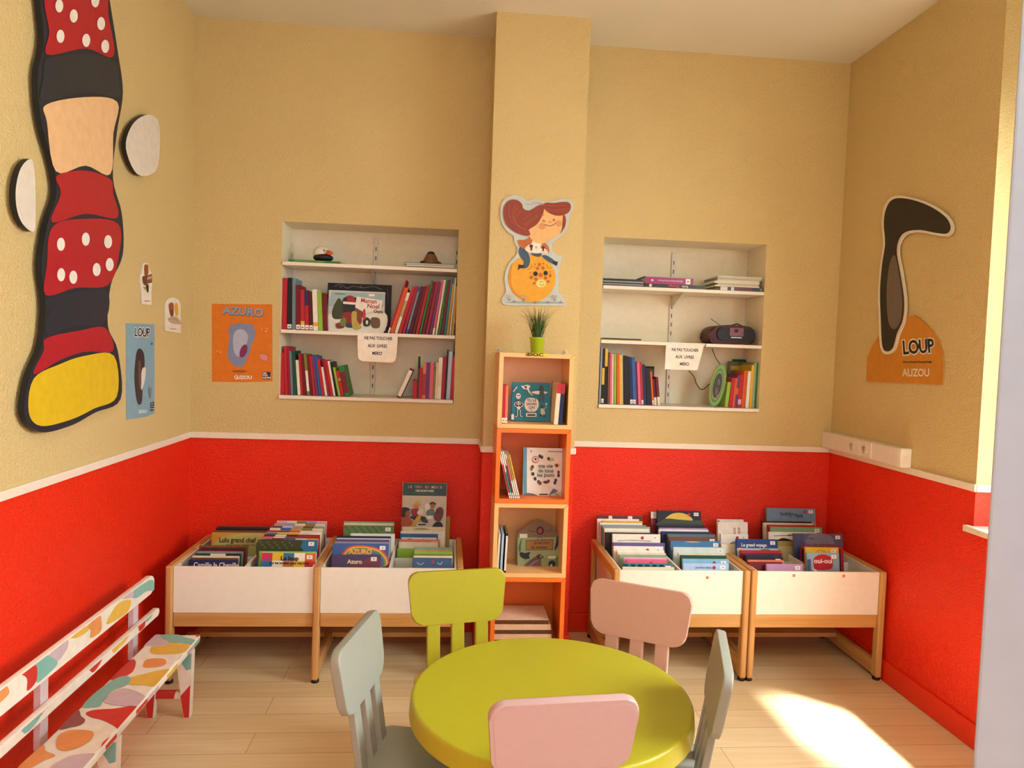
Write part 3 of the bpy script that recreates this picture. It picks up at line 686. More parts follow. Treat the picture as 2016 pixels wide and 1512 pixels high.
# the DOC strip on the front edge
pl = Pl((0, CY0, 0), (1, 0, 0), (0, 0, 1)); c = pl.zoom(*Z4)
o = cutout('shelf_sign', pl, [c(402, 66), (c(603, 74)), c(600, 105), c(398, 99)], .0008, 'd8b818', 'd8b818', smooth=False)
tag(o, 'yellow strip reading DOC on the front edge of the top cube shelf', 'sign')
art('lettering', Pl((0, CY0-.0008, 0), (1, 0, 0), (0, 0, 1)), [('t', 'DOC', 492, 88, 38, {'sx': 1.75, 'bold': .03, 'rot': -2}, '1c1712')], o, conv=c, base=.0002)
# planks in the bottom cube
for j in range(5):
    z = cz(0)+.0005+j*.0232; m_ = MB(); x1 = CX+CW-.0215-(.035 if j == 3 else .045 if j == 4 else .03)
    m_.box(CX+.0215, x1, CY0+.03-(j == 4)*.0, CY1-.03, z, z+.0012, mat('e0c4a4', .4)); m_.box(CX+.0215, x1, CY0+.03, CY1-.03, z+.0215, z+.0227, mat('e0c4a4', .4))
    m_.box(CX+.0215, x1, CY0+.031, CY1-.03, z+.0012, z+.0215, mat('d8b090', .5) if j % 2 else mat('5c3a20', .8, .2, .5, 260))
    tag(m_.build('plank'), '%s plank %s the stack in the bottom orange cube' % ('pale-edged' if j % 2 else 'chipboard', ('at the bottom of', 'second from the bottom of', 'in the middle of', 'second from the top of', 'on top of')[j]), 'plank', 'planks in the bottom cube')

def zc(z4, x, y, yy):
    return P3(z4[0]+x/z4[2], z4[1]+y/z4[2], 1, yy)
# top cube
G5 = 'books in the top cube shelf'; UC = 3.28/(F_PX*4.725)
def crow(where, group, z, xs, y, specs, lean, unit, dep):
    for i, (sp, x) in enumerate(zip(specs, xs)):
        t = sp[1]*unit; H = sp[2]*unit/math.cos(math.radians(lean)); lift = max(0, t*math.sin(math.radians(lean)))+.0006
        M = T(x, y, z+lift) @ RY_(lean) @ T(t, 0, 0) @ RZ_(90)
        band = None; st = False
        for e in sp[3:]:
            if e == 's': st = True
            elif isinstance(e, tuple): band = e
        book(M, dep, H, t, sp[0], '%s%s book, %s from left, %s' % (sp[0], (' and '+band[2]) if band else '', ORD[i], where), group, sticker=st, band=band)
x = CX+.0215
crow('left side of top cube', G5, cz(3), [x, x+.0135], CY0+.012, [('red', 27, 355, 's'), ('salmon', 22, 355, 's')], 0, UC, .17)
xb = [zc(Z4, q, 730, CY0+.015).x for q in (662, 705)]
crow('right side of top cube', G5, cz(3), xb, CY0+.015, [('cream', 40, 392, (.75, 1, 'red')), ('navy', 36, 388, (.75, 1, 'red'))], 3, UC, .17)
# metal book end behind
m_ = MB(); p0 = zc(Z4, 228, 500, CY1-.03).x; p1 = zc(Z4, 650, 500, CY1-.03).x
m_.box(p0, p1, CY1-.030, CY1-.028, cz(3)+.0005, cz(3)+.115, mat('b9bba8', .35)); m_.box(p0, p1, CY1-.10, CY1-.028, cz(3)+.0005, cz(3)+.002, mat('b9bba8', .35))
tag(m_.build('book_end'), 'pale metal book end behind the blue book in the top cube', 'book end')
W9 = 'e8e4d8'; K9 = '16181a'
facing(1008.5, 1083.5, 753, CY0+.135, cz(3)+.0025, 7, .010, '2a8098', 'square blue book TU LE SAVAIS CA with a skeleton, facing out in the top cube', group=G5, conv=Z4, items=[
    ('b', [(390, 540), (410, 495), (460, 488), (510, 505), (522, 560), (495, 610), (440, 618), (400, 590)], W9),
    ('t', 'TU LE', 457, 512, 34, K9), ('t', 'SAVAIS', 455, 546, 34, {'sx': .9}, K9), ('t', 'CA?', 458, 578, 34, K9), ('s', [(448, 590), (452, 598)], 3, K9),
    ('e', 333, 472, 27, 32, K9), ('e', 333, 472, 23, 28, W9), ('e', 326, 466, 6, 7, K9), ('e', 342, 465, 6, 7, K9), ('s', [(325, 488), (333, 491), (342, 488)], 3, K9),
    ('b', [(300, 525), (335, 508), (372, 530), (380, 555), (350, 590), (318, 590), (294, 555)], K9), ('s', [(310, 530), (335, 522), (362, 530)], 5, W9), ('s', [(312, 540), (336, 534), (360, 542)], 5, W9), ('s', [(314, 552), (336, 546), (358, 553)], 5, W9), ('s', [(336, 515), (336, 575)], 5, W9),
    ('b', [(318, 572), (352, 572), (345, 594), (336, 598), (326, 594)], W9), ('s', [(304, 530), (296, 555), (318, 575)], 6, W9), ('s', [(368, 532), (378, 555), (354, 575)], 6, W9),
    ('s', [(324, 594), (322, 630), (318, 662)], 12, K9), ('s', [(350, 594), (352, 630), (358, 662)], 12, K9), ('s', [(324, 598), (322, 655), (304, 662)], 6, W9), ('s', [(350, 598), (354, 655), (370, 662)], 6, W9),
    ('b', [(358, 375), (378, 380), (392, 372), (418, 368), (445, 380), (432, 402), (440, 430), (470, 470), (430, 440), (412, 412), (380, 405)], W9), ('b', [(385, 385), (405, 378), (412, 395), (398, 402)], '7a2a2a'),
    ('b', [(455, 435), (510, 424), (570, 428), (605, 440), (560, 455), (490, 452)], W9), ('b', [(533, 380), (548, 368), (560, 385), (570, 420), (522, 420)], '3a2a1c'), ('b', [(530, 425), (568, 430), (570, 520), (555, 532), (548, 480), (540, 528), (526, 520)], '35504c'),
    ('e', 550, 572, 14, 14, '1c2a26'), ('b', [(540, 590), (565, 590), (580, 625), (570, 650), (540, 640)], 'c8c4b0'), ('s', [(565, 600), (588, 575), (592, 545)], 6, 'c8c4b0'), ('s', [(545, 640), (535, 660)], 6, K9), ('s', [(566, 640), (578, 670)], 6, K9), ('e', 590, 545, 9, 8, W9),
    ('s', [(280, 435), (300, 415), (322, 380)], 13, K9), ('s', [(282, 432), (301, 412), (320, 384)], 8, W9),
    ('r', 402, 630, 500, 664, W9), ('r', 414, 640, 490, 656, '2c2418'), ('r', 266, 640, 290, 690, 'dcd8cc'), ('s', [(440, 612), (458, 605), (458, 622)], 3, K9)])
# second cube: leaning thin books and the white book
G6 = 'books in the upper orange cube shelf'
xs0 = zc(Z4, 248, 1440, CY0+.01).x; st_ = .0088
sp2 = [('white', 21, 440, (.12, .72, 'red'), 's'), ('white', 22, 440, (.12, .56, 'teal'), 's'), ('white', 22, 440, (.12, .70, 'dark red'), 's'), ('white', 22, 415, (.40, .9, 'salmon'), 's'), ('white', 20, 415, (.42, 1, 'gold'), 's'), ('white', 20, 412, (.45, 1, 'yellow'), 's')]
crow('leaning row, upper orange cube', G6, cz(2), [xs0+i*.0215*.3+i*.0021 for i in range(6)], CY0+.008, [(a[0], 11.8 if False else 12.0*1.0)+a[2:] for a in sp2], -14.5, UC, .16)
RING = []
for (x_, y_, c_) in ((552, 1040, '4a2018'), (532, 1030, '1e1a18'), (640, 1062, 'a8b890'), (614, 1054, '2c2420'), (690, 1115, 'd8a838'), (690, 1118, '5a3a18'), (706, 1180, '8a2a2a'), (706, 1210, '3a2a24'), (680, 1255, '241c1c'), (672, 1278, '2c2830'), (590, 1272, '4c1e1a'), (612, 1262, '7a3020'),
                     (520, 1268, '4a5a38'), (488, 1240, '1c1a1a'), (468, 1195, '1e1c20'), (464, 1130, '3c3228'), (455, 1148, '7a6a30'), (535, 1282, '7a2a24')):
    RING.append(('e', x_, y_, 13 if c_ not in ('a8b890', 'd8a838', '4c1e1a') else 28, 17 if c_ not in ('4c1e1a',) else 13, c_))
facing(1031, 1114, 882, CY0+.095, cz(2)+.001, 6, .020, 'e6ddd2', 'white book reading ma vie de tous les jours, facing out in the upper orange cube', group=G6, spine='4f8296', conv=Z4, items=[
    ('r', 380, 950, 412, 1400, '5a8ca2')]+RING+[('e', 492, 1061, 30, 30, 'a83a38'), ('e', 492, 1061, 24, 24, 'e2c4b8'), ('e', 492, 1058, 9, 12, '2a2222'),
    ('t', 'ma vie', 585, 1122, 52, '27606c'), ('t', 'de tous', 588, 1166, 50, {'sx': .95}, '27606c'), ('t', 'les jours', 586, 1206, 50, {'sx': .95}, '27606c'),
    ('b', [(770, 1290), (740, 1350), (640, 1395), (620, 1425), (752, 1430)], 'b9b890'), ('p', [(655, 1330), (702, 1355), (612, 1396)], '4a6c88'), ('s', [(655, 1350), (690, 1385), (712, 1400)], 9, 'b05a48'),
    ('b', [(405, 1372), (470, 1378), (520, 1395), (600, 1400), (600, 1412), (405, 1400)], '6a5a50'), ('r', 515, 1372, 610, 1398, 'e8e4dc'), ('r', 525, 1378, 605, 1392, '3a2c28'), ('s', [(605, 985), (745, 990)], 6, '4a4244'), ('e', 753, 991, 7, 7, '8a2430'), ('t', 'B', 450, 985, 26, '4a3a38')])
# third cube
G7 = 'books in the lower pale cube shelf'; UC5 = 3.28/(F_PX*5.04)
xs0 = [zc(Z4b, q, 720, CY0+.012).x for q in (188, 222, 262)]
crow('left side, lower pale cube', G7, cz(1), xs0, CY0+.01, [('white', 20, 395, (0, 1, 'cream')), ('light blue', 22, 392, (.05, .95, 'pale blue')), ('black', 20, 392, (.05, .95, 'white'))], 1.5, UC5, .17)
al = math.radians(8); yb_ = CY0+.12; zb_ = cz(1)+.001
plb = Pl((0, yb_, zb_), (1, 0, 0), (0, math.sin(al), math.cos(al))); c = plb.zoom(*Z4b)
out = [c(*p) for p in ((390, 738), (393, 352), (600, 212), (640, 225), (700, 262), (835, 372), (825, 722))]
mn = min(p[1] for p in out); out = [(p[0], max(p[1], .0)) for p in out]
Mh = Matrix(((1, 0, 0, 0), (0, -plb.n.y, plb.v.y, yb_), (0, -plb.n.z, plb.v.z, zb_), (0, 0, 0, 1)))
mb = MB(); mb.prism(out, 0, .022, mat('7a5a3c', .4), Mh, side=mat('cfc8b8', .6)); ho = mb.build('house_shaped_book')
tag(ho, 'house-shaped book about birds, les oiseaux, facing out in the lower pale cube', 'book', G7)
art('cover_print', plb, [('p', [(398, 735), (400, 395), (832, 390), (822, 720)], '8f9a68'), ('b', [(430, 480), (440, 400), (410, 480), (415, 540), (430, 520)], '3f5a34'),
    ('r', 418, 358, 495, 398, 'd8d2bc'), ('p', [(480, 420), (752, 412), (752, 516), (480, 522)], '6a4420'), ('p', [(486, 428), (746, 420), (746, 508), (486, 514)], '9a6c30'), ('s', [(590, 415), (615, 385), (645, 415)], 4, '3a2818'),
    ('t', 'Je sais pour', 640, 445, 36, {'sx': .95, 'rot': 2}, '4a2c10'), ('t', 'les oiseaux', 610, 490, 38, {'sx': .95, 'rot': 1}, '2e1a0c'),
    ('e', 622, 325, 38, 42, '2a1a1a'), ('b', [(608, 310), (630, 300), (640, 335), (615, 355), (600, 335)], 'a8301c'), ('s', [(500, 320), (540, 335), (580, 330)], 6, '3a3a28'), ('s', [(668, 325), (700, 330), (740, 310)], 6, '3a3a28'),
    ('b', [(415, 550), (440, 538), (470, 548), (522, 538), (510, 570), (515, 600), (470, 605), (430, 585)], '17161a'), ('s', [(470, 600), (480, 622)], 4, '17161a'),
    ('b', [(800, 380), (806, 430), (795, 480), (770, 520), (765, 500), (778, 440), (782, 400)], '1a1a1e'),
    ('b', [(440, 705), (480, 650), (560, 590), (610, 560), (640, 575), (630, 620), (632, 680), (600, 705), (500, 715)], '6a4a48'), ('s', [(470, 690), (530, 630), (580, 600)], 6, '2e2426'), ('s', [(500, 690), (560, 640), (600, 620)], 6, 'a8928c'), ('s', [(520, 700), (580, 660)], 5, '2e2426'),
    ('b', [(585, 575), (615, 558), (645, 575), (655, 585), (630, 600), (595, 600)], '4a2a24'), ('e', 628, 580, 9, 9, 'b0a898'), ('e', 629, 580, 4, 4, '101010'), ('s', [(645, 585), (672, 620)], 3, '3a3420'),
    ('r', 700, 578, 795, 600, 'dcd8b8'), ('e', 738, 655, 38, 38, '5a4a34'), ('e', 738, 655, 32, 32, '16161a'), ('e', 730, 670, 12, 14, 'b8b49c'), ('b', [(650, 650), (665, 660), (660, 700), (645, 690)], 'a89a30'),
    ('r', 560, 685, 660, 712, 'e6e4da'), ('r', 570, 692, 652, 706, '40382c'), ('b', [(770, 600), (800, 580), (800, 700), (780, 690)], '5f7a44'), ('b', [(680, 700), (720, 690), (800, 700), (815, 716), (690, 722)], '5a6a34')], ho, conv=c, base=.0004)

# ------------------------------------------------------------------ plant
pz = zt; pxx = P3(1057, 690, 1, 3.36).x
pt = thing('potted_grass', 'green metal pot of artificial grass standing on the top cube shelf', 'plant', (pxx, 3.36, pz))
m_ = MB(); m_.lathe([(.026, .0005), (.0285, .004), (.0345, .066), (.0375, .070), (.0375, .074), (.034, .0745)], mat('9fb61c', .25, .6), M=T(pxx, 3.36, pz), cap=False)
m_.lathe([(.026, .0006), (.0, .0006)], mat('9fb61c', .25, .6), M=T(pxx, 3.36, pz), cap=False); m_.lathe([(.034, .070), (.0, .070)], '2a2014', M=T(pxx, 3.36, pz), cap=False); m_.build('pot', pt)
m_ = MB(); rr = random.Random(3)
def blade(a, L_, bend, w0, col):
    pts = []; x = y = 0; z = 0
    ph = math.radians(rr.uniform(2, 20))
    for i in range(9):
        t = i/8; an = ph+bend*t*t
        pts.append((x, z, t)); x += L_/8*math.sin(an); z += L_/8*math.cos(an)
    b0 = rr.uniform(.003, .022); bx, by = b0*math.cos(a), b0*math.sin(a)
    vs = []; px_, py_ = -math.sin(a), math.cos(a)
    for x, z, t in pts:
        w_ = w0*(1-t)**.7+.0002; q = (pxx+bx+x*math.cos(a), 3.36+by+x*math.sin(a), pz+.068+z)
        vs += [(q[0]-px_*w_, q[1]-py_*w_, q[2]), (q[0]+math.cos(a)*w_*.3, q[1]+math.sin(a)*w_*.3, q[2]-w_*.4), (q[0]+px_*w_, q[1]+py_*w_, q[2])]
    fs = []
    for i in range(8): fs += [(i*3, i*3+1, i*3+4, i*3+3), (i*3+1, i*3+2, i*3+5, i*3+4)]
    m_.add(vs, fs, col, True)
for i in range(130):
    a = rr.uniform(0, 2*PI)
    blade(a, rr.uniform(.08, .165), rr.uniform(.15, 1.5), rr.uniform(.0016, .0032), rr.choice(['2f4a1c', '3c5a24', '223818', '4f6e2c', '6a8038']))
for a, L_, bd in ((-.15, .19, 2.1), (.1, .17, 1.7), (2.9, .15, 1.5), (3.3, .14, 1.9), (.05, .22, 2.3), (3.0, .16, 1.2), (-.5, .16, 1.3)): blade(a, L_, bd, .0015, '4a5a2a')
m_.build('grass_blades', pt)

# ------------------------------------------------------------------ girl on a ball, die-cut panel on the pier
ZG = (940, 370, 4.725); pg_ = Pl((0, PY, 0), (1, 0, 0), (0, 0, 1)); cg = pg_.zoom(*ZG)
OUT = [(212, 200), (240, 120), (290, 85), (345, 72), (410, 85), (450, 118), (480, 122), (540, 108), (600, 125), (640, 128), (720, 122), (790, 105), (850, 112), (888, 150), (888, 205), (855, 250), (846, 330), (820, 400), (770, 455), (725, 490), (694, 520), (694, 570), (706, 600), (745, 625),
       (778, 635), (782, 665), (765, 730), (748, 780), (756, 850), (750, 960), (782, 1000), (822, 1080), (800, 1096), (600, 1094), (400, 1094), (270, 1090), (232, 1070), (226, 1030), (262, 975), (262, 940), (252, 860), (265, 760), (310, 680), (360, 625), (368, 560), (342, 510), (335, 450), (280, 410), (225, 330)]
go = cutout('wall_panel', pg_, OUT, .006, 'bcc4be', 'c8c8bc', conv=cg, off=.0008)
tag(go, 'die-cut panel of a red-haired girl riding a yellow giraffe ball', 'wall decoration')
HR = '8c3418'; SK = 'e3b070'; YL = 'e0a010'; SP_ = 'b8601c'; DN = '3a5064'
hair = [('s', [(300+dx_, 150+dy_), (290+dx_*.6, 250+dy_), (340+dx_*.5, 340+dy_*.5), (430+dx_*.2, 385+dy_*.2)], 2.2, cc) for dx_, dy_, cc in ((0, 0, 'b8623c'), (25, 10, '6a2410'), (50, 15, 'b8623c'), (75, 25, 'c07048'), (-20, 20, '6a2410'), (100, 60, 'b8623c'))]
hair += [('s', [(430, 300+q), (500, 250+q), (560, 205+q)], 2.2, cc) for q, cc in ((0, 'b8623c'), (20, '6a2410'), (40, 'b8623c'), (62, 'c07048'))]
hair += [('s', [(630, 165+q), (720, 175+q*1.2), (830, 165+q)], 2, cc) for q, cc in ((0, 'b8623c'), (14, '6a2410'), (28, 'b8623c'), (42, 'b8623c'))]
FL = []
for x_, y_, c_ in ((292, 1010, 'c8a038'), (424, 1015, 'a84a28'), (714, 1012, 'a03a28')):
    for a in (-40, 0, 40): FL.append(('e', x_+a*.35, y_-2+abs(a)*.1, 7, 14, a*.6, c_)); FL.append(('e', x_+a*.35, y_-2+abs(a)*.1, 4.5, 11, a*.6, 'bcc4be'))
    FL += [('s', [(x_-13, y_+20), (x_, y_+28), (x_+13, y_+20)], 4, '2e3a38'), ('s', [(x_-11, y_+32), (x_, y_+40), (x_+11, y_+32)], 4, '2e3a38')]
for x_, y_ in ((340, 1052), (532, 1062), (648, 1060), (768, 1060)):
    FL += [('s', [(x_-17, y_), (x_-8, y_+9), (x_, y_+10)], 5, '8c2a20'), ('s', [(x_+17, y_), (x_+8, y_+9), (x_, y_+10)], 5, '8c2a20'), ('s', [(x_, y_-12), (x_, y_+12)], 4, '8c2a20')]
art('printed_picture', Pl((0, PY-.0068, 0), (1, 0, 0), (0, 0, 1)), [
    ('b', [(275, 1062), (500, 1052), (760, 1062), (795, 1076), (500, 1078), (280, 1070)], '93a698'),
    ('e', 502, 842, 224, 222, 4, YL), ('b', [(282, 860), (300, 740), (330, 700), (310, 800), (330, 940), (400, 1020), (330, 980)], 'c98610'),
    ('b', [(520, 720), (560, 790), (490, 760)], YL), ('s', [(505, 712), (500, 745), (462, 762)], 4, '3a2c10'), ('s', [(640, 712), (655, 745), (690, 742)], 4, '3a2c10')]
    + [('e', a, b_, r1, r2, SP_) for a, b_, r1, r2 in ((574, 715, 18, 17), (556, 750, 16, 17), (608, 746, 16, 18), (586, 812, 20, 21), (534, 712, 7, 8), (612, 706, 9, 8), (500, 834, 17, 18), (542, 850, 17, 17), (526, 888, 12, 13), (632, 838, 16, 17), (674, 818, 13, 17), (656, 872, 13, 14), (489, 791, 6, 7), (673, 781, 7, 6), (528, 735, 7, 5))]
    + [('e', 538, 800, 21, 22, '1a1410'), ('e', 632, 794, 20, 21, '1a1410'), ('e', 590, 890, 46, 36, 'e8cf78'), ('s', [(572, 895), (595, 912), (620, 892)], 4, '3a2c10'), ('e', 585, 876, 4, 5, '1a1410'), ('e', 603, 873, 4, 5, '1a1410'),
    # legs, coat, arms
    ('b', [(398, 550), (440, 570), (475, 620), (488, 680), (470, 735), (430, 752), (415, 735), (430, 690), (395, 640), (382, 590)], DN), ('b', [(505, 600), (585, 600), (585, 638), (540, 640), (505, 625)], DN),
    ('b', [(608, 622), (660, 640), (712, 678), (700, 705), (660, 690), (608, 650)], DN), ('p', [(380, 715), (432, 722), (430, 748), (392, 750), (374, 770)], '15192a'), ('p', [(705, 678), (742, 690), (752, 668), (735, 728), (690, 705)], '15192a'),
    ('b', [(500, 500), (590, 505), (600, 600), (505, 605), (490, 560)], 'e2ddd0'), ('b', [(372, 490), (440, 485), (495, 458), (508, 500), (480, 545), (440, 570), (398, 550)], 'b5621a'), ('b', [(585, 560), (600, 520), (630, 518), (662, 560), (660, 608), (620, 600)], 'b5621a'),
    ('s', [(430, 500), (445, 530), (435, 560)], 3, '8a4812'), ('b', [(440, 565), (480, 530), (512, 545), (505, 605), (460, 595)], 'dccbb4'), ('b', [(595, 550), (640, 580), (655, 605), (610, 628), (592, 600)], 'dccbb4'),
    ('e', 498, 545, 17, 16, '4a1818'), ('r', 490, 550, 507, 584, '4a1818'), ('e', 608, 558, 15, 14, '4a1818'), ('r', 602, 562, 616, 590, '4a1818'), ('p', [(543, 536), (548, 548), (560, 548), (551, 556), (555, 570), (544, 562), (532, 570), (535, 556), (528, 548), (540, 548)], 'c8a83c'),
    # head
    ('b', [(610, 180), (680, 235), (785, 260), (790, 320), (780, 400), (730, 455), (650, 500), (585, 522), (520, 500), (470, 440), (462, 400), (540, 350), (595, 270)], SK),
    ('e', 597, 362, 32, 30, 'd58f5c'), ('e', 752, 335, 30, 30, 'd58f5c'),
    ('b', [(610, 165), (612, 230), (580, 300), (540, 350), (480, 392), (488, 440), (430, 445), (340, 410), (270, 350), (240, 260), (250, 170), (300, 120), (360, 115), (410, 150), (425, 195), (470, 215), (520, 195), (560, 170)], HR),
    ('b', [(605, 165), (640, 142), (700, 145), (780, 135), (840, 138), (866, 170), (850, 225), (800, 255), (730, 262), (660, 235), (615, 195)], HR), ('b', [(795, 250), (818, 280), (815, 350), (790, 400), (768, 430), (782, 380), (788, 310)], HR)]
    + hair + [('s', [(470, 400), (540, 365), (590, 300)], 4, 'e0c0a0'), ('s', [(440, 155), (500, 158), (560, 148), (600, 160)], 2.5, HR), ('s', [(500, 142), (550, 136), (600, 152)], 2.5, HR),
    ('s', [(603, 322), (612, 304), (626, 320)], 5, '2a1c14'), ('s', [(697, 312), (708, 293), (718, 312)], 5, '2a1c14'), ('s', [(622, 345), (670, 358), (710, 345), (724, 325)], 5, '2a1c14'), ('s', [(655, 325), (675, 318), (676, 332)], 4, '8c4a24'), ('e', 612, 258, 4, 4, '5a3018')] + FL,
    go, conv=cg, base=.0003, step=.0001)

# ------------------------------------------------------------------ posters and boards on the walls
def flatboard(name, pl, pts, th, face, side, conv, label, cat, smooth=False, items=None, artname='printed_picture', off=0, **kw):
    o = cutout(name, pl, pts, th, face, side, conv=conv, smooth=smooth, off=off)
    tag(o, label, cat)
    if items:
        art(artname, Pl(pl.o+pl.n*(th+off), pl.u, pl.v), items, o, conv=conv, base=.0003, step=.00012)
    return o
Z5 = (230, 500, 4.448)
pb = Pl((0, YB, 0), (1, 0, 0), (0, 0, 1)); c = pb.zoom(*Z5)
# the poster's character is left out; plain rounded shapes stand in its place
flatboard('poster', pb, [(832, 436), (1361, 441), (1364, 1115), (1120, 1122), (834, 1118)], .0012, 'd87416', 'd87416', c, 'orange poster with AZURO at the top, left of the left niche', 'poster', items=[
    ('e', 1075, 1027, 70, 12, 'a8540e'), ('b', [(985, 640), (1060, 610), (1180, 620), (1215, 700), (1180, 800), (1150, 900), (1090, 990), (1010, 960), (970, 880), (985, 760)], '8088a8'), ('b', [(1030, 690), (1100, 660), (1150, 720), (1120, 830), (1060, 900), (1020, 820)], 'aeb2c8'), ('e', 1110, 850, 30, 60, 20, '7a2a58'),
    ('t', 'AZURO', 1110, 511, 92, {'bold': .05, 'sx': 1.12, 'rot': -4}, '42526e'), ('t', 'AZURO', 1108, 507, 92, {'bold': .03, 'sx': 1.12, 'rot': -4}, '8ba0b8'),
    ('e', 1048, 1080, 18, 19, 'ece4d8'), ('t', 'A', 1048, 1080, 36, {'bold': .05}, 'd87416'), ('t', 'UZOU', 1119, 1082, 40, {'bold': .05, 'sx': 1.15}, 'ece4d8'),
    ('p', [(1278, 1032), (1346, 1034), (1344, 1098), (1276, 1096)], '221a3c'), ('t', 'MES', 1297, 1046, 19, {'bold': .04}, 'e8dfd4'), ('t', 'PTITS', 1301, 1065, 19, {'bold': .04}, 'e8dfd4'), ('t', 'ALBUMS', 1311, 1084, 19, {'bold': .04}, 'e8dfd4'),
    ('e', 1272, 660, 4, 4, 'f0e0a0'), ('e', 1308, 676, 6, 5, 'f0e0a0'), ('e', 1316, 652, 4, 4, 'f0e0a0'), ('e', 882, 850, 4, 4, 'f0e0a0'), ('e', 910, 860, 5, 5, 'f0e0a0'), ('b', [(1255, 885), (1290, 880), (1320, 900), (1305, 935), (1265, 915)], 'd88a9a')])
pw = Pl((XL, 0, 0), (0, 1, 0), (0, 0, 1)); cw_ = pw.zoom(*Z5)
flatboard('poster', pw, [(77, 606), (327, 615), (328, 1395), (260, 1425), (80, 1453)], .0012, '7fa3b4', '7fa3b4', cw_, 'blue poster with LOUP at the top, on the left wall near the corner', 'poster', items=[
    ('b', [(170, 860), (205, 830), (235, 880), (240, 1000), (225, 1150), (215, 1300), (180, 1310), (158, 1200), (150, 1050)], '2c2832'), ('b', [(215, 1020), (250, 1000), (238, 1120), (210, 1190)], 'd8d4cc'), ('b', [(185, 950), (205, 960), (210, 1150), (190, 1150)], '5a4a4c'),
    ('t', 'LOUP', 218, 690, 104, {'bold': .09, 'sx': .52, 'rot': -2}, 'eeeae4'), ('t', 'LOUP', 218, 690, 104, {'bold': .025, 'sx': .52, 'rot': -2}, '17161c'),
    ('e', 197, 1381, 10, 18, 'e8e6e0'), ('t', 'A', 197, 1381, 30, {'sx': .6, 'bold': .05}, '7fa3b4'), ('t', 'UZOU', 232, 1379, 32, {'sx': .6, 'bold': .05}, 'e8e6e0'),
    ('p', [(290, 1300), (320, 1293), (320, 1368), (290, 1378)], '26203c'), ('t', 'MES', 303, 1312, 15, {'sx': .6}, 'e8e6e0'), ('t', 'PTITS', 304, 1334, 15, {'sx': .6}, 'e8e6e0'), ('t', 'ALBUMS', 305, 1356, 15, {'sx': .6}, 'e8e6e0'), ('e', 302, 785, 6, 12, '4a5058'), ('b', [(275, 1170), (298, 1170), (300, 1220), (285, 1268), (275, 1210)], '7a7f88')])
flatboard('picture_card', pw, [(212, 88), (225, 76), (240, 82), (250, 72), (262, 100), (272, 140), (296, 175), (295, 250), (288, 330), (290, 446), (203, 438), (202, 300), (190, 260), (192, 190), (205, 160)], .006, 'e6dccb', 'cfc4b0', cw_,
    'small white die-cut card with a brown figure, high on left wall', 'picture card', off=.0008, items=[
    ('b', [(225, 100), (255, 95), (262, 130), (258, 180), (230, 190)], '8a4a22'), ('b', [(208, 200), (235, 190), (250, 210), (245, 265), (222, 270), (210, 240)], '5a3020'), ('p', [(242, 190), (292, 172), (294, 250), (245, 262)], '7a4030'), ('p', [(250, 205), (288, 190), (288, 215), (252, 225)], 'c09880'),
    ('b', [(238, 270), (262, 270), (262, 330), (248, 330)], '2a2826'), ('b', [(215, 285), (238, 290), (235, 315), (222, 305)], 'a89a50'), ('t', 'mes amis', 250, 410, 22, {'sx': .6}, 'a86a50')])
flatboard('picture_card', pw, [(410, 672), (408, 440), (420, 410), (440, 390), (465, 380), (500, 384), (530, 402), (548, 440), (548, 694)], .006, 'e8ddca', 'cfc4b0', cw_,
    'small white arched card with brown and yellow shapes, on the left wall by the corner', 'picture card', off=.0008, items=[
    ('b', [(440, 440), (470, 425), (485, 450), (480, 540), (460, 545), (445, 500)], '8f5230'), ('b', [(490, 450), (515, 430), (525, 490), (520, 540), (500, 530)], 'd8a838'), ('b', [(435, 560), (500, 545), (545, 590), (545, 615), (480, 610), (440, 590)], 'b8a68c'), ('s', [(440, 575), (490, 565), (530, 600)], 3, '6a4a34'),
    ('t', 'la rentree', 478, 655, 22, {'sx': .7}, 'a87a5c'), ('b', [(455, 495), (480, 495), (476, 540), (460, 540)], '7a2c28')])
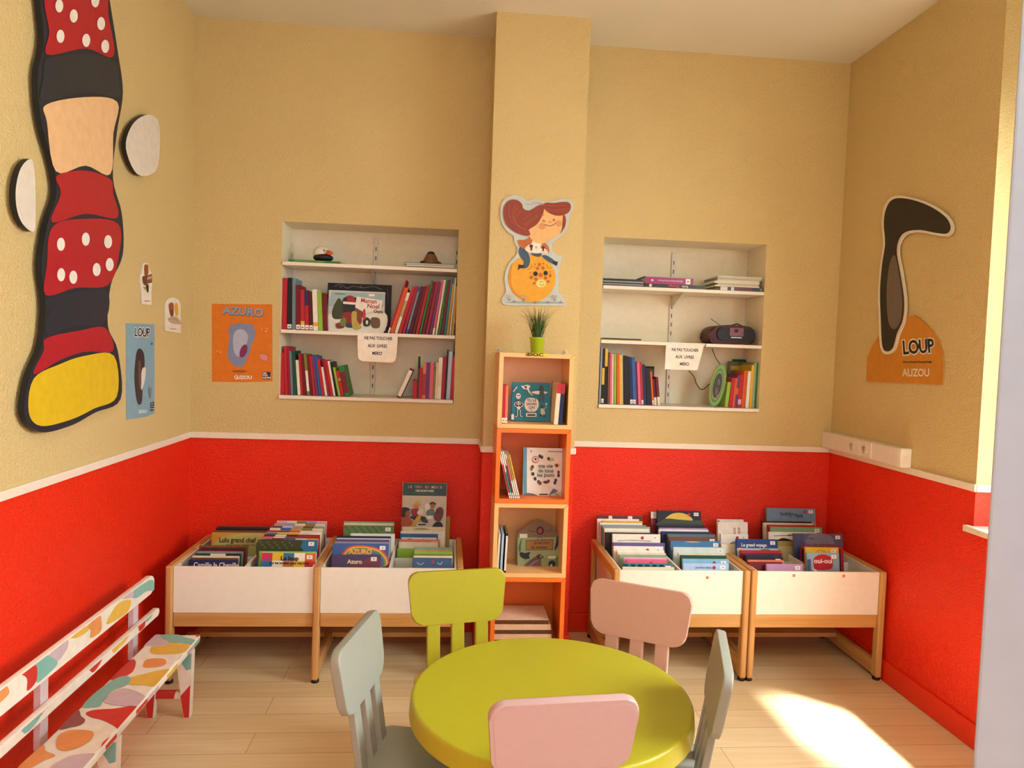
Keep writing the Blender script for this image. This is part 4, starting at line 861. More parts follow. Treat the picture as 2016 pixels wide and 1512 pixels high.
# tall painted board on the left wall: the character it shows is left out, a plain wavy board in its colours stands in
cm = pw.zoom(0, 0, 1)
def wv(x): return x
bo = [(28, 815), (60, 850), (120, 838), (170, 812), (222, 785), (216, 690), (196, 640), (202, 560), (226, 500), (224, 420), (206, 350), (214, 260), (226, 180), (214, 90), (196, -20), (180, -120), (100, -150), (55, -110), (60, 0), (66, 80), (54, 150), (62, 240), (84, 320), (92, 380), (74, 440), (62, 520), (70, 600), (62, 680), (38, 740)]
bb = flatboard('painted_board', pw, bo, .018, '1d2430', '14171c', cm, 'tall wavy wooden board, red with white dots and yellow foot, left wall', 'wall decoration', smooth=True, off=.012)
plf = Pl(pw.o+pw.n*.030, pw.u, pw.v)
RD = 'ab1426'; CRM = 'e2b888'; NV = '1d2733'; WH = 'e6e0d4'; YE = 'd9b51c'
it = [('b', [(36, 810), (60, 838), (120, 826), (168, 804), (214, 780), (208, 700), (150, 700), (100, 716), (46, 745)], YE),
      ('b', [(46, 736), (100, 708), (150, 692), (206, 690), (190, 645), (140, 650), (72, 665), (66, 690)], RD), ('b', [(74, 656), (130, 640), (188, 634), (194, 572), (130, 575), (72, 590), (78, 610)], NV),
      ('b', [(70, 580), (130, 566), (196, 560), (218, 500), (216, 440), (150, 430), (84, 445), (72, 520)], RD), ('b', [(82, 436), (150, 420), (214, 428), (206, 380), (200, 352), (150, 335), (92, 345), (100, 380)], RD),
      ('b', [(90, 336), (150, 325), (200, 342), (206, 262), (214, 200), (150, 190), (70, 205), (72, 240)], CRM), ('b', [(64, 196), (150, 180), (216, 190), (216, 160), (208, 120), (150, 105), (72, 115), (64, 150)], NV),
      ('b', [(72, 106), (150, 94), (206, 110), (196, 30), (188, -20), (120, -40), (68, -10), (76, 60)], RD), ('b', [(66, -20), (120, -52), (184, -34), (170, -110), (100, -136), (64, -100)], NV)]
it += [('e', x_, y_, 8, 13, WH) for x_, y_ in ((100, 480), (125, 545), (150, 470), (172, 530), (195, 475), (100, 540), (198, 520), (125, 30), (98, 70), (150, 78), (180, 45), (168, 0), (95, 10), (188, 90))]
art('painted_pattern', plf, it, bb, conv=cm, base=.0003, step=.00015)
# round white painted boards either side take the place of its hands
flatboard('painted_board', pw, [(232, 290), (245, 245), (275, 225), (298, 240), (300, 300), (290, 338), (255, 342)], .018, 'd8cfc0', '17191d', cm, 'small white wooden board right of the tall painted board', 'wall decoration', smooth=True, off=.012)
flatboard('painted_board', pw, [(10, 370), (20, 330), (40, 312), (48, 340), (50, 420), (46, 455), (24, 440), (12, 410)], .018, 'd8cfc0', '17191d', cm, 'small white wooden board left of the tall painted board', 'wall decoration', smooth=True, off=.012)

# orange half-round board with a plain dark shape above it (its character is left out)
pr = Pl((XR, 0, 0), (0, -1, 0), (0, 0, 1)); Z6 = (1650, 340, 3.4367); c = pr.zoom(*Z6)
ob = [(198, 1412), (205, 1260), (250, 1180), (320, 1080), (420, 1000), (520, 965), (610, 1030), (680, 1120), (715, 1210), (720, 1320), (715, 1435), (460, 1422)]
oo = cutout('wall_panel', pr, [(198, 1412), (205, 1250), (245, 1160), (300, 1080), (400, 1000), (470, 975), (520, 965), (560, 985), (610, 1030), (650, 1075), (690, 1140), (715, 1210), (724, 1300), (715, 1435)], .006, 'c98424', 'c08a44', conv=c, smooth=False, off=.0008)
tag(oo, 'orange half-round panel reading LOUP under a dark shape, right wall', 'wall decoration')
m_ = cutout('dark_shape', pr, [(300, 1180), (290, 1000), (285, 800), (300, 620), (320, 480), (310, 330), (330, 220), (390, 160), (500, 165), (640, 210), (760, 290), (800, 370), (770, 430), (680, 425), (560, 405), (470, 430), (430, 520), (455, 680), (480, 860), (470, 1000), (430, 1100), (400, 1200), (340, 1230)], .005, 'e0d6c4', 'd4c8b0', conv=c, parent=oo, smooth=True, off=.007)
art('printed_picture', Pl((XR-.012, 0, 0), (0, -1, 0), (0, 0, 1)), [('b', [(315, 1170), (305, 1000), (300, 800), (314, 620), (334, 480), (325, 340), (345, 235), (395, 178), (500, 180), (635, 226), (745, 300), (780, 368), (755, 412), (680, 408), (560, 388), (455, 415), (414, 520), (438, 680), (464, 860), (455, 995), (415, 1090), (388, 1185), (345, 1210)], '1e1b1a'),
      ('b', [(400, 560), (430, 680), (452, 860), (440, 1000), (395, 1060), (355, 1000), (345, 800), (365, 620)], '6a5f56')], m_, conv=c, base=.0003, step=.00015)
art('lettering', Pl((XR-.0068, 0, 0), (0, -1, 0), (0, 0, 1)), [('t', 'LOUP', 552, 1182, 128, {'bold': .09, 'sx': .66, 'rot': 4}, 'eee6da'), ('t', 'LOUP', 552, 1182, 128, {'bold': .03, 'sx': .66, 'rot': 4}, '17140f'),
      ('t', 'Orianne Lallemand & Eleonore Thuillier', 548, 1281, 20, {'sx': .62}, '3a2008'), ('t', 'AUZOU', 538, 1356, 72, {'bold': .03, 'sx': .72}, 'e8d8bc')], oo, conv=c, base=.0003)

# ------------------------------------------------------------------ socket trunking
tw = thing('socket_trunking', 'white plastic trunking with two sockets along the right wall above the rail', 'trunking', (XR, 3.45, 1.04))
TRW = mat('e6d8c6', .3, .5, .02); TY0, TY1, TZ0, TZ1, TX = P3(1777, 880, 0, XR-.05).y, YB-.002, 1.040, 1.125, XR-.052
m_ = MB(); m_.box(TX, XR-.001, TY0+.03, TY1, TZ0, TZ1, TRW, bev=.003); m_.build('channel', tw)
m_ = MB(); m_.box(TX-.003, XR-.001, TY0, TY0+.034, TZ0-.002, TZ1+.002, mat('f0e6d6', .3), bev=.006); m_.build('end_cap', tw)
for i in range(2):
    ya = P3(1667+i*26, 870, 0, TX).y; yb2 = P3(1692+i*24, 880, 0, TX).y
    m_ = MB(); m_.box(TX-.004, TX, yb2+.002, ya-.002, TZ0+.010, TZ1-.010, TRW, bev=.0015); so_ = m_.build('socket', tw)
    m_ = MB(); ym = (ya+yb2)/2; m_.lathe([(.021, 0), (.021, .0012)], mat('d9cbb6', .5), M=T(TX-.004, ym, (TZ0+TZ1)/2) @ RY_(-90)); 
    for q in (-.008, .008): m_.lathe([(.0028, 0), (.0028, .0006)], '2a2420', M=T(TX-.0052, ym+q, (TZ0+TZ1)/2) @ RY_(-90), n=12)
    m_.lathe([(.0028, 0), (.0028, .012)], mat('8a7a50', .3), M=T(TX-.0052, ym, (TZ0+TZ1)/2+.011) @ RY_(-90), n=12); m_.build('socket_face', so_)
    m_ = MB(); m_.box(TX-.0045, TX, yb2-.001, yb2+.002, TZ0+.005, TZ1-.004, TRW); m_.build('joint_strip', tw)

# ------------------------------------------------------------------ wooden picture-book browsers
WDX = wood('beech_x', 'b98546', 'd2a062', 'x'); WDZ = wood('beech_z', 'b98546', 'd2a062', 'z'); WDY = wood('beech_y', 'b98546', 'd2a062', 'y')
TRAYM = mat('e8e2d2', .35, .5, .02)
BY0, BY1, BZ0, BZ1 = 3.225, 3.735, .315, .522
def bin_(x0, x1, legs, trays, label, div):
    t = thing('book_browser', label, 'book browser', ((x0+x1)/2, 3.47, 0), 'wooden picture-book browsers along the back wall')
    for lx in legs:
        m_ = MB(); w_ = .030
        m_.box(lx, lx+w_, BY0-.022, BY0+.024, .014, BZ1+.003, WDZ, bev=.008, seg=3); m_.box(lx, lx+w_, BY1-.02, BY1+.022, .014, BZ1+.003, WDZ, bev=.008, seg=3)
        m_.box(lx+.001, lx+w_-.001, BY0+.02, BY1-.016, BZ1-.040, BZ1+.003, WDY, bev=.004); m_.box(lx+.001, lx+w_-.001, BY0+.02, BY1-.016, .022, .090, WDY, bev=.004)
        f = m_.build('side_frame', t)
        for yy in (BY0, BY1):
            q = MB(); q.lathe([(.017, 0), (.018, .004), (.016, .0142)], '15130f', M=T(lx+w_/2, yy, 0), n=20); q.build('foot', f)
    for a, b_ in trays:
        m_ = MB(); th = .009
        m_.box(a, b_, BY0-.008, BY0+.001, BZ0, BZ1-.002, TRAYM, bev=.001); fp = m_.build('front_panel', t)
        m_ = MB(); m_.box(a, a+th, BY0+.0015, BY1, BZ0, BZ1-.004, TRAYM); m_.box(b_-th, b_, BY0+.0015, BY1, BZ0, BZ1-.004, TRAYM); m_.box(a+th, b_-th, BY1-th, BY1, BZ0, BZ1-.004, TRAYM)
        m_.box(a+th, b_-th, BY0+.0015, BY1-th, BZ0, BZ0+.009, TRAYM); m_.build('tray', t)
        xm = (a+b_)/2+div
        m_ = MB(); m_.box(xm-.005, xm+.005, BY0+.002, BY1-th-.001, BZ0+.0095, BZ1-.006, TRAYM); m_.build('long_divider', t)
        m_ = MB(); m_.box(a+th+.001, xm-.006, 3.468, 3.476, BZ0+.0095, BZ1-.03, TRAYM); m_.box(xm+.006, b_-th-.001, 3.468, 3.476, BZ0+.0095, BZ1-.03, TRAYM); m_.build('cross_divider', t)
        m_ = MB(); m_.box(a, b_, BY0-.006, BY0+.018, .252, BZ0-.001, WDX, bev=.003); m_.build('front_rail', t)
        m_ = MB(); m_.box(a, b_, BY1-.022, BY1, .252, BZ0-.001, WDX, bev=.003); m_.build('back_rail', t)
        m_ = MB(); m_.box(a, b_, 3.56, 3.70, .068, .092, WDX, bev=.004); m_.build('foot_board', t)
    return t
LX = [-1.202, -.572, .060]; RXa = [.777, 1.395]; RXb = [1.430, 2.062]
b1 = bin_(-1.202, .09, LX, [(-1.171, -.573), (-.541, .059)], 'long double beech browser with two white trays, left of the cube shelves', 0)
b2 = bin_(.777, 1.425, RXa, [(.808, 1.394)], 'single beech browser with a full white tray, right of the cube shelves', .0)
b3 = bin_(1.43, 2.092, RXb, [(1.461, 2.061)], 'single beech browser with a white tray in the right-hand corner', 0)
for (px, py, br_, wh) in ((1393, 1137, b2, ''), (1563, 1133, b3, ''), (1661, 1134, b3, '')):
    p = P3(px, py, 1, BY0-.008); m_ = MB(); m_.lathe([(.0075, 0), (.0075, .0006)], 'e08a62', M=T(p.x, BY0-.0081, p.z) @ RX_(90), n=20); m_.build('dot_sticker', br_)

FLZ = BZ0+.010
def bstack(wh, grp, y0, y1, specs, tilt=10):
    """specs front to back: (left px, right px, top px, colour, extras)"""
    n = len(specs); zf = FLZ; al = math.radians(tilt)
    for i, sp in enumerate(specs):
        xa, xb, top, col = sp[:4]; ex = sp[4] if len(sp) > 4 else {}
        y = y0+(y1-y0)*(i/max(1, n-1)); gap = (y1-y0)/max(1, n-1) if n > 1 else .02
        t = min(.013, gap*.86)*math.cos(al)
        pl = Pl((0, y, zf), (1, 0, 0), (0, math.sin(al), math.cos(al)))
        h_ = pl.px((xa+xb)/2, top)[1]; u0 = pl.px(xa, top+6)[0]; u1 = pl.px(xb, top+6)[0]; W = u1-u0
        items = []
        bl = ex.get('blocks')
        if bl:
            m2 = len(bl)
            for j, cc in enumerate(bl): items.append(('r', W*j/m2, h_-ex.get('bh', .05), W*(j+1)/m2, h_-.0002, PAL.get(cc, cc)))
        if callable(ex.get('items')): items += ex['items'](W, h_)
        if ex.get('mark', True): items += [('r', W-.040, h_-.026, W-.014, h_-.008, 'e6e2da'), ('r', W-.030, h_-.019, W-.024, h_-.014, '6a6a6a')]
        if ex.get('dot'): items += [('e', W*ex['dot'], h_-.018, .008, .008, 'a81c34')]
        M = T(u0, y, zf+.0006) @ RX_(-tilt)
        lab = ex.get('label') or '%s picture book, %s from front, %s' % (col if not bl else ' and '.join(list(dict.fromkeys([b_ for b_ in bl if b_ in PAL]))[:2]) or col, ORD[i], wh)
        book(M, W, h_, t, col, lab, grp, items=items or None)
B = 'blocks'
def title(s, dz, size, col, xf=.5, **k):
    return lambda W, H: [('t', s, W*xf, H-dz, size, k, col)]
# --- left unit, left tray
bstack('front left part of leftmost tray', 'books in the leftmost tray', 3.242, 3.425, [
    (372, 468, 1103, 'navy', {'label': 'dark blue picture book reading Camille la Chenille at the front left of the leftmost tray', 'mark': False, 'items': title('Camille la Chenille', .022, .030, 'd8d4c0', .56, bold=.02, sx=.86)}),
    (375, 468, 1099, 'brown', {'mark': False}), (378, 470, 1095, 'cream', {'mark': False}), (384, 474, 1090, 'green', {B: ['dark green', 'cream', 'black'], 'mark': False}), (388, 478, 1086, 'grey', {'mark': False}), (390, 482, 1083, 'dark red', {'mark': False}),
    (392, 487, 1075, '7a5030', {'label': 'brown-framed dark red picture book at the back of the front left compartment, leftmost tray', 'mark': False, 'items': lambda W, H: [('r', .008, .01, W-.008, H-.008, '4a2420'), ('t', 'Mystere', W*.5, H-.022, .014, 'b89a80')]})])
bstack('back left part of leftmost tray', 'books in the leftmost tray', 3.49, 3.65, [
    (417, 525, 1049, 'b9862c', {'label': 'yellow-green picture book reading Lulu grand chef in the back left compartment, leftmost tray', 'mark': False, 'items': lambda W, H: [('b', [(W*.06, H-.10), (W*.12, H-.035), (W*.3, H-.012), (W*.97, H-.008), (W*.97, H-.12)], 'a6a058'), ('t', 'Lulu grand chef', W*.47, H-.036, .032, {'sx': .86, 'bold': .035}, '33301c'), ('t', 'Daniel Picouly  Frederic Pillot', W*.55, H-.058, .012, {}, '5a5430')]}),
    (421, 528, 1045, 'brown', {'mark': False}), (425, 531, 1041, 'black', {'mark': False}), (427, 532, 1038, 'maroon', {'mark': False}), (430, 531, 1036, 'brown', {'mark': False})])
bstack('front right part of leftmost tray', 'books in the leftmost tray', 3.242, 3.425, [
    (515, 622, 1089, 'white', {'label': 'picture book with coloured squares reading Le loup at the front right of the leftmost tray', 'items': lambda W, H: [('r', W*i/5, H-.034, W*(i+1)/5, H, cc) for i, cc in enumerate(('b8305a', 'd8b428', '2a6a94', 'e6ddc8', 'c8601c'))] + [('r', W*i/5, H-.10, W*(i+1)/5, H-.034, cc) for i, cc in enumerate(('2a6a94', 'e0d8c4', 'b86a2c', 'd8b428', 'b8242a'))] + [('t', 'Le loup', W*.52, H-.024, .026, {'bold': .04}, '14141a'), ('t', 'qui ne voulait plus marcher', W*.52, H-.044, .016, {'bold': .03}, '14141a')]}),
    (510, 622, 1086, 'light green', {'mark': False}), (508, 625, 1063, '2a6a94', {'label': 'picture book with a dark green tree on blue, leftmost tray', 'items': lambda W, H: [('b', [(0.002, H-.09), (.002, H-.004), (W*.5, H-.001), (W*.74, H-.004), (W*.72, H-.03), (W*.76, H-.05), (W*.5, H-.06), (W*.1, H-.07)], '2c3a1c')]+[('e', .01+.011*i, H-.012-.012*(i % 3), .006, .005, '4a5a2a') for i in range(14)]}),
    (513, 627, 1060, 'red', {B: ['tan', 'dark red', 'brown', 'cream', 'yellow'], 'mark': False}), (516, 628, 1057, 'crimson', {B: ['pink', 'white', 'blue', 'brown', 'crimson'], 'mark': False}), (520, 629, 1053, 'dark red', {B: ['dark red', 'cream', 'maroon', 'red', 'red'], 'mark': False})])
bstack('back right part of leftmost tray', 'books in the leftmost tray', 3.49, 3.67, [
    (524, 632, 1049, 'white', {B: ['teal', 'yellow', 'yellow', 'cream', 'white'], 'mark': False}), (527, 634, 1045, 'salmon', {B: ['red', 'brown', 'orange', 'cream', 'cream'], 'mark': False}), (531, 636, 1040, 'olive', {B: ['cream', 'blue', 'tan', 'olive', 'cream'], 'mark': False}),
    (535, 638, 1036, 'tan', {B: ['purple', 'pale blue', 'tan', 'brown', 'sage'], 'mark': False}), (540, 641, 1031, 'purple', {B: ['tan', 'lilac', 'cream', 'olive', 'cream'], 'mark': False}), (545, 643, 1026, 'cream', {B: ['pale pink', 'cream', 'olive', 'lilac', 'pale pink'], 'mark': False})])
# --- left unit, right tray
bstack('front left part of second tray', 'books in the second tray', 3.242, 3.425, [
    (653, 748, 1093, '4a3a5c', {'label': 'purple picture book reading Azuro at the front of the second tray', 'items': lambda W, H: [('b', [(W*.3, H-.06), (W*.6, H-.03), (W*.95, H-.005), (W*.95, H-.06)], '6a3040'), ('t', 'Azuro', W*.48, H-.030, .026, {'bold': .03}, 'd8cca8')]}),
    (655, 765, 1071, '3a5a94', {'label': 'picture book with AZURO over a rainbow in the second tray', 'items': lambda W, H: [('b', [(W*.15, H-.10), (W*.25, H-.02), (W*.55, H-.006), (W*.9, H-.03), (W*.98, H-.1)], 'c04a3c'), ('b', [(W*.18, H-.10), (W*.27, H-.026), (W*.55, H-.012), (W*.88, H-.036), (W*.95, H-.1)], 'd8a83c'), ('b', [(W*.21, H-.10), (W*.29, H-.032), (W*.55, H-.018), (W*.86, H-.042), (W*.92, H-.1)], '5a8a5c'), ('b', [(W*.24, H-.10), (W*.31, H-.038), (W*.55, H-.024), (W*.84, H-.048), (W*.89, H-.1)], '5a6488'), ('t', 'AZURO', W*.5, H-.036, .030, {'bold': .06}, 'dca42c')]}),
    (659, 766, 1067, 'grey', {'mark': False}), (661, 766, 1063, 'purple', {'mark': False}), (663, 768, 1060, 'pale blue', {'mark': False}), (663, 769, 1056, 'black', {'mark': False})])
bstack('back left part of second tray', 'books in the second tray', 3.49, 3.66, [
    (690, 777, 1051, 'white', {'label': 'tall white picture book behind the dark books in the second tray'}), (677, 775, 1035, '5d7c4a', {'label': 'green meadow picture book in the back left compartment of the second tray', 'items': lambda W, H: [('e', W*.32, H-.05, .022, .014, '9ab0a8')]+[('e', .008+.0085*i, H-.008-.009*(i % 4), .006, .004, '3e5a2c') for i in range(22)]}),
    (677, 775, 1030, 'cream', {'mark': False}), (677, 776, 1027, 'sage', {'mark': False})])
bstack('front right part of second tray', 'books in the second tray', 3.242, 3.41, [
    (813, 890, 1099, '3c5a80', {'label': 'dark blue picture book at the front right of the second tray', 'mark': False, 'items': lambda W, H: [('s', [(W*.1, H-.02), (W*.2, H-.03), (W*.28, H-.02)], .003, 'b8c0a8'), ('e', W*.5, H-.018, .006, .008, 'a83a4a'), ('s', [(W*.62, H-.02), (W*.7, H-.028), (W*.75, H-.016)], .003, 'c8c8b8')]}),
    (814, 891, 1095, 'cream', {'mark': False}), (815, 891, 1091, 'olive', {'mark': False}), (815, 891, 1087, 'light green', {'mark': False}), (816, 891, 1083, 'tan', {'mark': False}), (816, 890, 1078, 'sage', {'mark': False})])
def tour(W, H):
    u = lambda f: W*f; v = lambda f: H-.30*f*W/.215*.0+(-f*W*1.32)
    q = lambda x, y: (W*(x-880)/400, H-(y-100)/400*W)
    I = [('p', [q(883, 100), q(1278, 100), q(1278, 216), q(883, 216)], '1d4a44')]
    for i, (ch, cc) in enumerate(zip('LE TOUR DU MONDE', ['c8a038', 'c8a038', '', 'c85a4c', 'c8a038', 'c88a50', 'a04a5c', '', 'c8a038', 'c8685c', '', 'd8c890', 'c8a878', 'c85a4c', 'a8485c', 'c8a038'])):
        if ch != ' ': I.append(('t', ch, *q(935+i*19.5, 138), W*.072, {'bold': .03}, cc))
    I += [('t', 'DES ECRITURES', *q(1080, 172), W*.060, {'bold': .03}, 'd8dcd0'), ('s', [q(965, 193), q(1195, 198)], .0012, '6f9088')]
    b_ = lambda pts, cc: I.append(('b', [q(*p) for p in pts], cc)); e_ = lambda x, y, r1, r2, cc: I.append(('e', *q(x, y), r1*W/400, r2*W/400, cc))
    b_([(880, 330), (930, 325), (955, 345), (930, 360), (920, 400), (880, 410)], '1c1618'); b_([(925, 355), (955, 360), (950, 400), (925, 410), (910, 385)], '8e5432'); b_([(884, 420), (940, 410), (985, 460), (960, 490), (884, 495)], '9c4a22')
    b_([(970, 300), (1010, 292), (1055, 295), (1000, 315)], 'c8a02c'); b_([(990, 290), (1012, 262), (1035, 290)], 'c8a02c'); e_(1010, 312, 20, 18, 'b87a48'); b_([(960, 345), (1000, 330), (1050, 345), (1030, 400), (980, 405)], '8a2430'); b_([(1018, 370), (1045, 330), (1075, 350), (1050, 395)], 'd8d4c4')
    b_([(1120, 290), (1150, 268), (1185, 285), (1170, 300), (1130, 300)], '2a1a14'); e_(1155, 305, 20, 22, '9a5a34'); b_([(1090, 290), (1130, 292), (1125, 350), (1095, 350)], 'e0dccc'); b_([(1110, 345), (1160, 330), (1175, 380), (1130, 400), (1100, 380)], '5a7468')
    b_([(950, 405), (1000, 400), (1060, 400), (1100, 410), (1080, 430), (1000, 435)], '1e2024'); b_([(1000, 430), (1035, 390), (1055, 400), (1040, 450), (1000, 498), (970, 490)], 'b89c30')
    b_([(1180, 360), (1215, 315), (1250, 330), (1255, 380), (1230, 440), (1190, 440), (1170, 410)], '6a2620'); e_(1205, 350, 18, 24, '4a2418'); b_([(1160, 500), (1190, 450), (1240, 455), (1250, 505)], '1a1416'); b_([(1100, 400), (1150, 392), (1165, 415), (1115, 425)], 'dcd8cc'); b_([(1060, 430), (1110, 430), (1115, 460), (1070, 450)], '2c3a44')
    I.append(('p', [q(1020, 460), q(1110, 460), q(1110, 490), q(1020, 490)], 'e4e0d4')); I.append(('p', [q(1028, 466), q(1102, 466), q(1102, 482), q(1028, 482)], '2e3a34'))
    return I
bstack('back right part of second tray', 'books in the second tray', 3.487, 3.69, [
    (782, 845, 1081, 'light green', {'mark': False}), (785, 862, 1068, 'cream', {'mark': False}), (786, 866, 1063, 'salmon', {}), (788, 862, 1052, 'blue', {'mark': False, 'items': lambda W, H: [('r', .006, H-.05, W-.006, H-.016, 'dcd8cc'), ('e', W*.25, H-.03, .012, .008, '3a3a3a'), ('e', W*.62, H-.03, .007, .007, 'a83a3c')]}),
    (789, 876, 1046, 'white', {'mark': False}), (792, 876, 1038, 'cream', {'mark': False, 'items': lambda W, H: [('b', [(W*.25, H-.012), (W*.45, H-.004), (W*.65, H-.012)], '8a9040')]}),
    (793, 880, 951, 'c4bfae', {'label': 'tall picture book LE TOUR DU MONDE DES ECRITURES at the back of the second tray', 'mark': False, 'items': tour}), (850, 886, 1017, 'gold', {'label': 'narrow tan book behind the tall green-topped book in the second tray', 'mark': False})], tilt=6)

# --- right unit 1
bstack('front left part of third tray', 'books in the third tray', 3.242, 3.43, [
    (1226, 1328, 1117, 'cream', {'mark': False}), (1228, 1326, 1110, 'teal', {'items': lambda W, H: [('r', W*j/7, H-.012-.002*(j % 3), W*(j+.6)/7, H-.004, '14141a') for j in range(7)]}), (1233, 1314, 1102, 'pink', {'mark': False, 'dot': .6}), (1228, 1313, 1098, 'pale pink', {'mark': False}), (1219, 1312, 1093, 'sage', {'mark': False}),
    (1216, 1311, 1089, 'cream', {'mark': False}), (1215, 1308, 1084, 'white', {'mark': False}), (1208, 1306, 1076, 'white', {'dot': .68, 'label': 'white picture book with a red dot in the middle of the left stack, third tray'})])
bstack('back left part of third tray', 'books in the third tray', 3.485, 3.70, [
    (1207, 1309, 1069, '6a5a8a', {'label': 'purple picture book in the back left compartment of the third tray', 'mark': False}), (1206, 1300, 1052, 'white', {'dot': .62, 'label': 'white book with a red dot, back left part of the third tray', 'items': lambda W, H: [('s', [(W*.1, H-.034), (W*.4, H-.030), (W*.8, H-.034)], .0025, '2a2c2a')]}), (1192, 1285, 1049, 'black', {'mark': False}), (1190, 1279, 1046, 'cream', {'mark': False}),
    (1190, 1278, 1041, 'white', {'mark': False}), (1187, 1280, 1037, 'sage', {'mark': False}), (1184, 1272, 1034, 'grey', {'mark': False}), (1181, 1264, 1030, 'white', {'mark': False}), (1186, 1265, 1026, 'yellow', {'mark': False}), (1176, 1258, 1022, 'white', {'mark': False}),
    (1176, 1264, 1016, '5a3038', {'mark': False, 'label': 'dark red and white striped picture book at the very back left of the third tray', 'items': lambda W, H: [('r', W*.25, H-.03, W*.33, H, 'e0dcd4'), ('r', W*.68, H-.03, W*.78, H, 'e0dcd4')]})])
bstack('front right part of third tray', 'books in the third tray', 3.242, 3.43, [
    (1345, 1434, 1110, 'pale blue', {'dot': .68, 'items': lambda W, H: [('t', 'Jonathan Bean', W*.45, H-.018, .014, {}, '4a5a78')], 'label': 'pale blue picture book with a red dot at the front right of the third tray'}), (1344, 1435, 1101, '7eb0cc', {'dot': .68, 'label': 'sky blue picture book with a red dot behind the pale blue one, third tray'}),
    (1340, 1430, 1094, 'dark green', {'mark': False}), (1336, 1428, 1090, 'cream', {'mark': False}), (1326, 1428, 1078, 'c8d4cc', {'label': 'pale picture book reading Le village de nil in the right half of the third tray', 'items': title('Le village de nil', .056, .030, '1a2020', .5, bold=.04, sx=.8)})])
bstack('back right part of third tray', 'books in the third tray', 3.485, 3.70, [
    (1320, 1419, 1066, '3f78a8', {'label': 'blue picture book with a tan hill shape in the back right of the third tray', 'items': lambda W, H: [('b', [(W*.28, H-.002), (W*.42, H+.0), (W*.6, H-.002), (W*.45, H-.006)], 'c8a888')]}), (1316, 1412, 1058, 'brown', {}), (1314, 1408, 1052, '5a6870', {'mark': False, 'label': 'slate picture book with gold lines in the back right of the third tray', 'items': lambda W, H: [('s', [(W*.05+.01*i, H-.03), (W*.05+.01*i+.004, H-.006)], .002, 'a89460') for i in range(5)]}),
    (1302, 1400, 1047, 'navy', {'mark': False}), (1297, 1395, 1043, 'white', {'mark': False}), (1298, 1393, 1040, 'lilac', {'mark': False}), (1295, 1388, 1036, 'black', {'mark': False}), (1292, 1386, 1033, '33284a', {'mark': False, 'label': 'dark violet picture book behind the slate one, back right of the third tray'}),
    (1294, 1380, 1006, '1a2030', {'dot': .72, 'label': 'night-blue picture book with a big yellow moon at the back of the third tray', 'items': lambda W, H: [('b', [(W*.2, H-.052), (W*.3, H-.02), (W*.5, H-.010), (W*.7, H-.022), (W*.78, H-.052)], 'd8b43c'), ('b', [(.002, H-.065), (W*.2, H-.042), (W*.5, H-.046), (W*.8, H-.05), (W-.002, H-.05), (W-.002, H-.075), (.002, H-.08)], '2e3a1c')]}),
    (1281, 1330, 1008, '8a2430', {'label': 'red and white book edge behind the moon book, third tray', 'mark': False, 'items': lambda W, H: [('r', 0.001, H-.035, W*.9, H-.0003, 'd8d0c8')]})])
# --- right unit 2
bstack('front left part of corner tray', 'books in the corner tray', 3.242, 3.43, [
    (1509, 1581, 1111, 'b888a8', {'label': 'small pink picture book at the front left of the corner tray'}), (1474, 1540, 1107, 'dark red', {'mark': False}), (1473, 1543, 1103, 'salmon', {'mark': False, 'dot': .85}), (1470, 1542, 1097, 'black', {}), (1468, 1537, 1093, 'navy', {}), (1463, 1540, 1090, 'dark red', {'mark': False}),
    (1458, 1538, 1084, 'red', {'mark': False}), (1450, 1531, 1062, '24407c', {'label': 'blue picture book reading Le grand voyage in the corner tray', 'items': lambda W, H: [('t', 'Le grand voyage', W*.42, H-.029, .022, {'bold': .025, 'sx': .92}, 'e6e2da'), ('r', .001, H-.085, W-.001, H-.044, '9cbcd0'), ('b', [(W*.45, H-.07), (W*.6, H-.05), (W*.8, H-.05), (W*.8, H-.075)], '5a6a3c'), ('e', W*.08, H-.052, .012, .01, 'd8a040')]})])
bstack('back left part of corner tray', 'books in the corner tray', 3.485, 3.70, [
    (1420, 1466, 1072, 'cream', {'mark': False}), (1419, 1473, 1052, 'white', {'dot': .6, 'label': 'white picture book with a grey cloud in the back left of the corner tray', 'items': lambda W, H: [('b', [(W*.2, H-.07), (W*.3, H-.05), (W*.5, H-.035), (W*.7, H-.04), (W*.85, H-.06), (W*.85, H-.075), (W*.2, H-.08)], '8a8688')]}),
    (1413, 1472, 1028, 'white', {'mark': False, 'label': 'white picture book with pink writing, second from the back left of the corner tray', 'items': lambda W, H: [('t', 'maux\nraque', W*.62, H-.055, .024, {'rot': 90}, 'b05a5c')]}), (1412, 1464, 1023, 'e4dcd4', {'dot': .3, 'label': 'white picture book with a dark figure at the very back left of the corner tray', 'mark': False, 'items': lambda W, H: [('b', [(.002, H-.01), (W*.15, H-.02), (W*.2, H-.06), (.002, H-.09)], '4a3a38')]})], tilt=8)
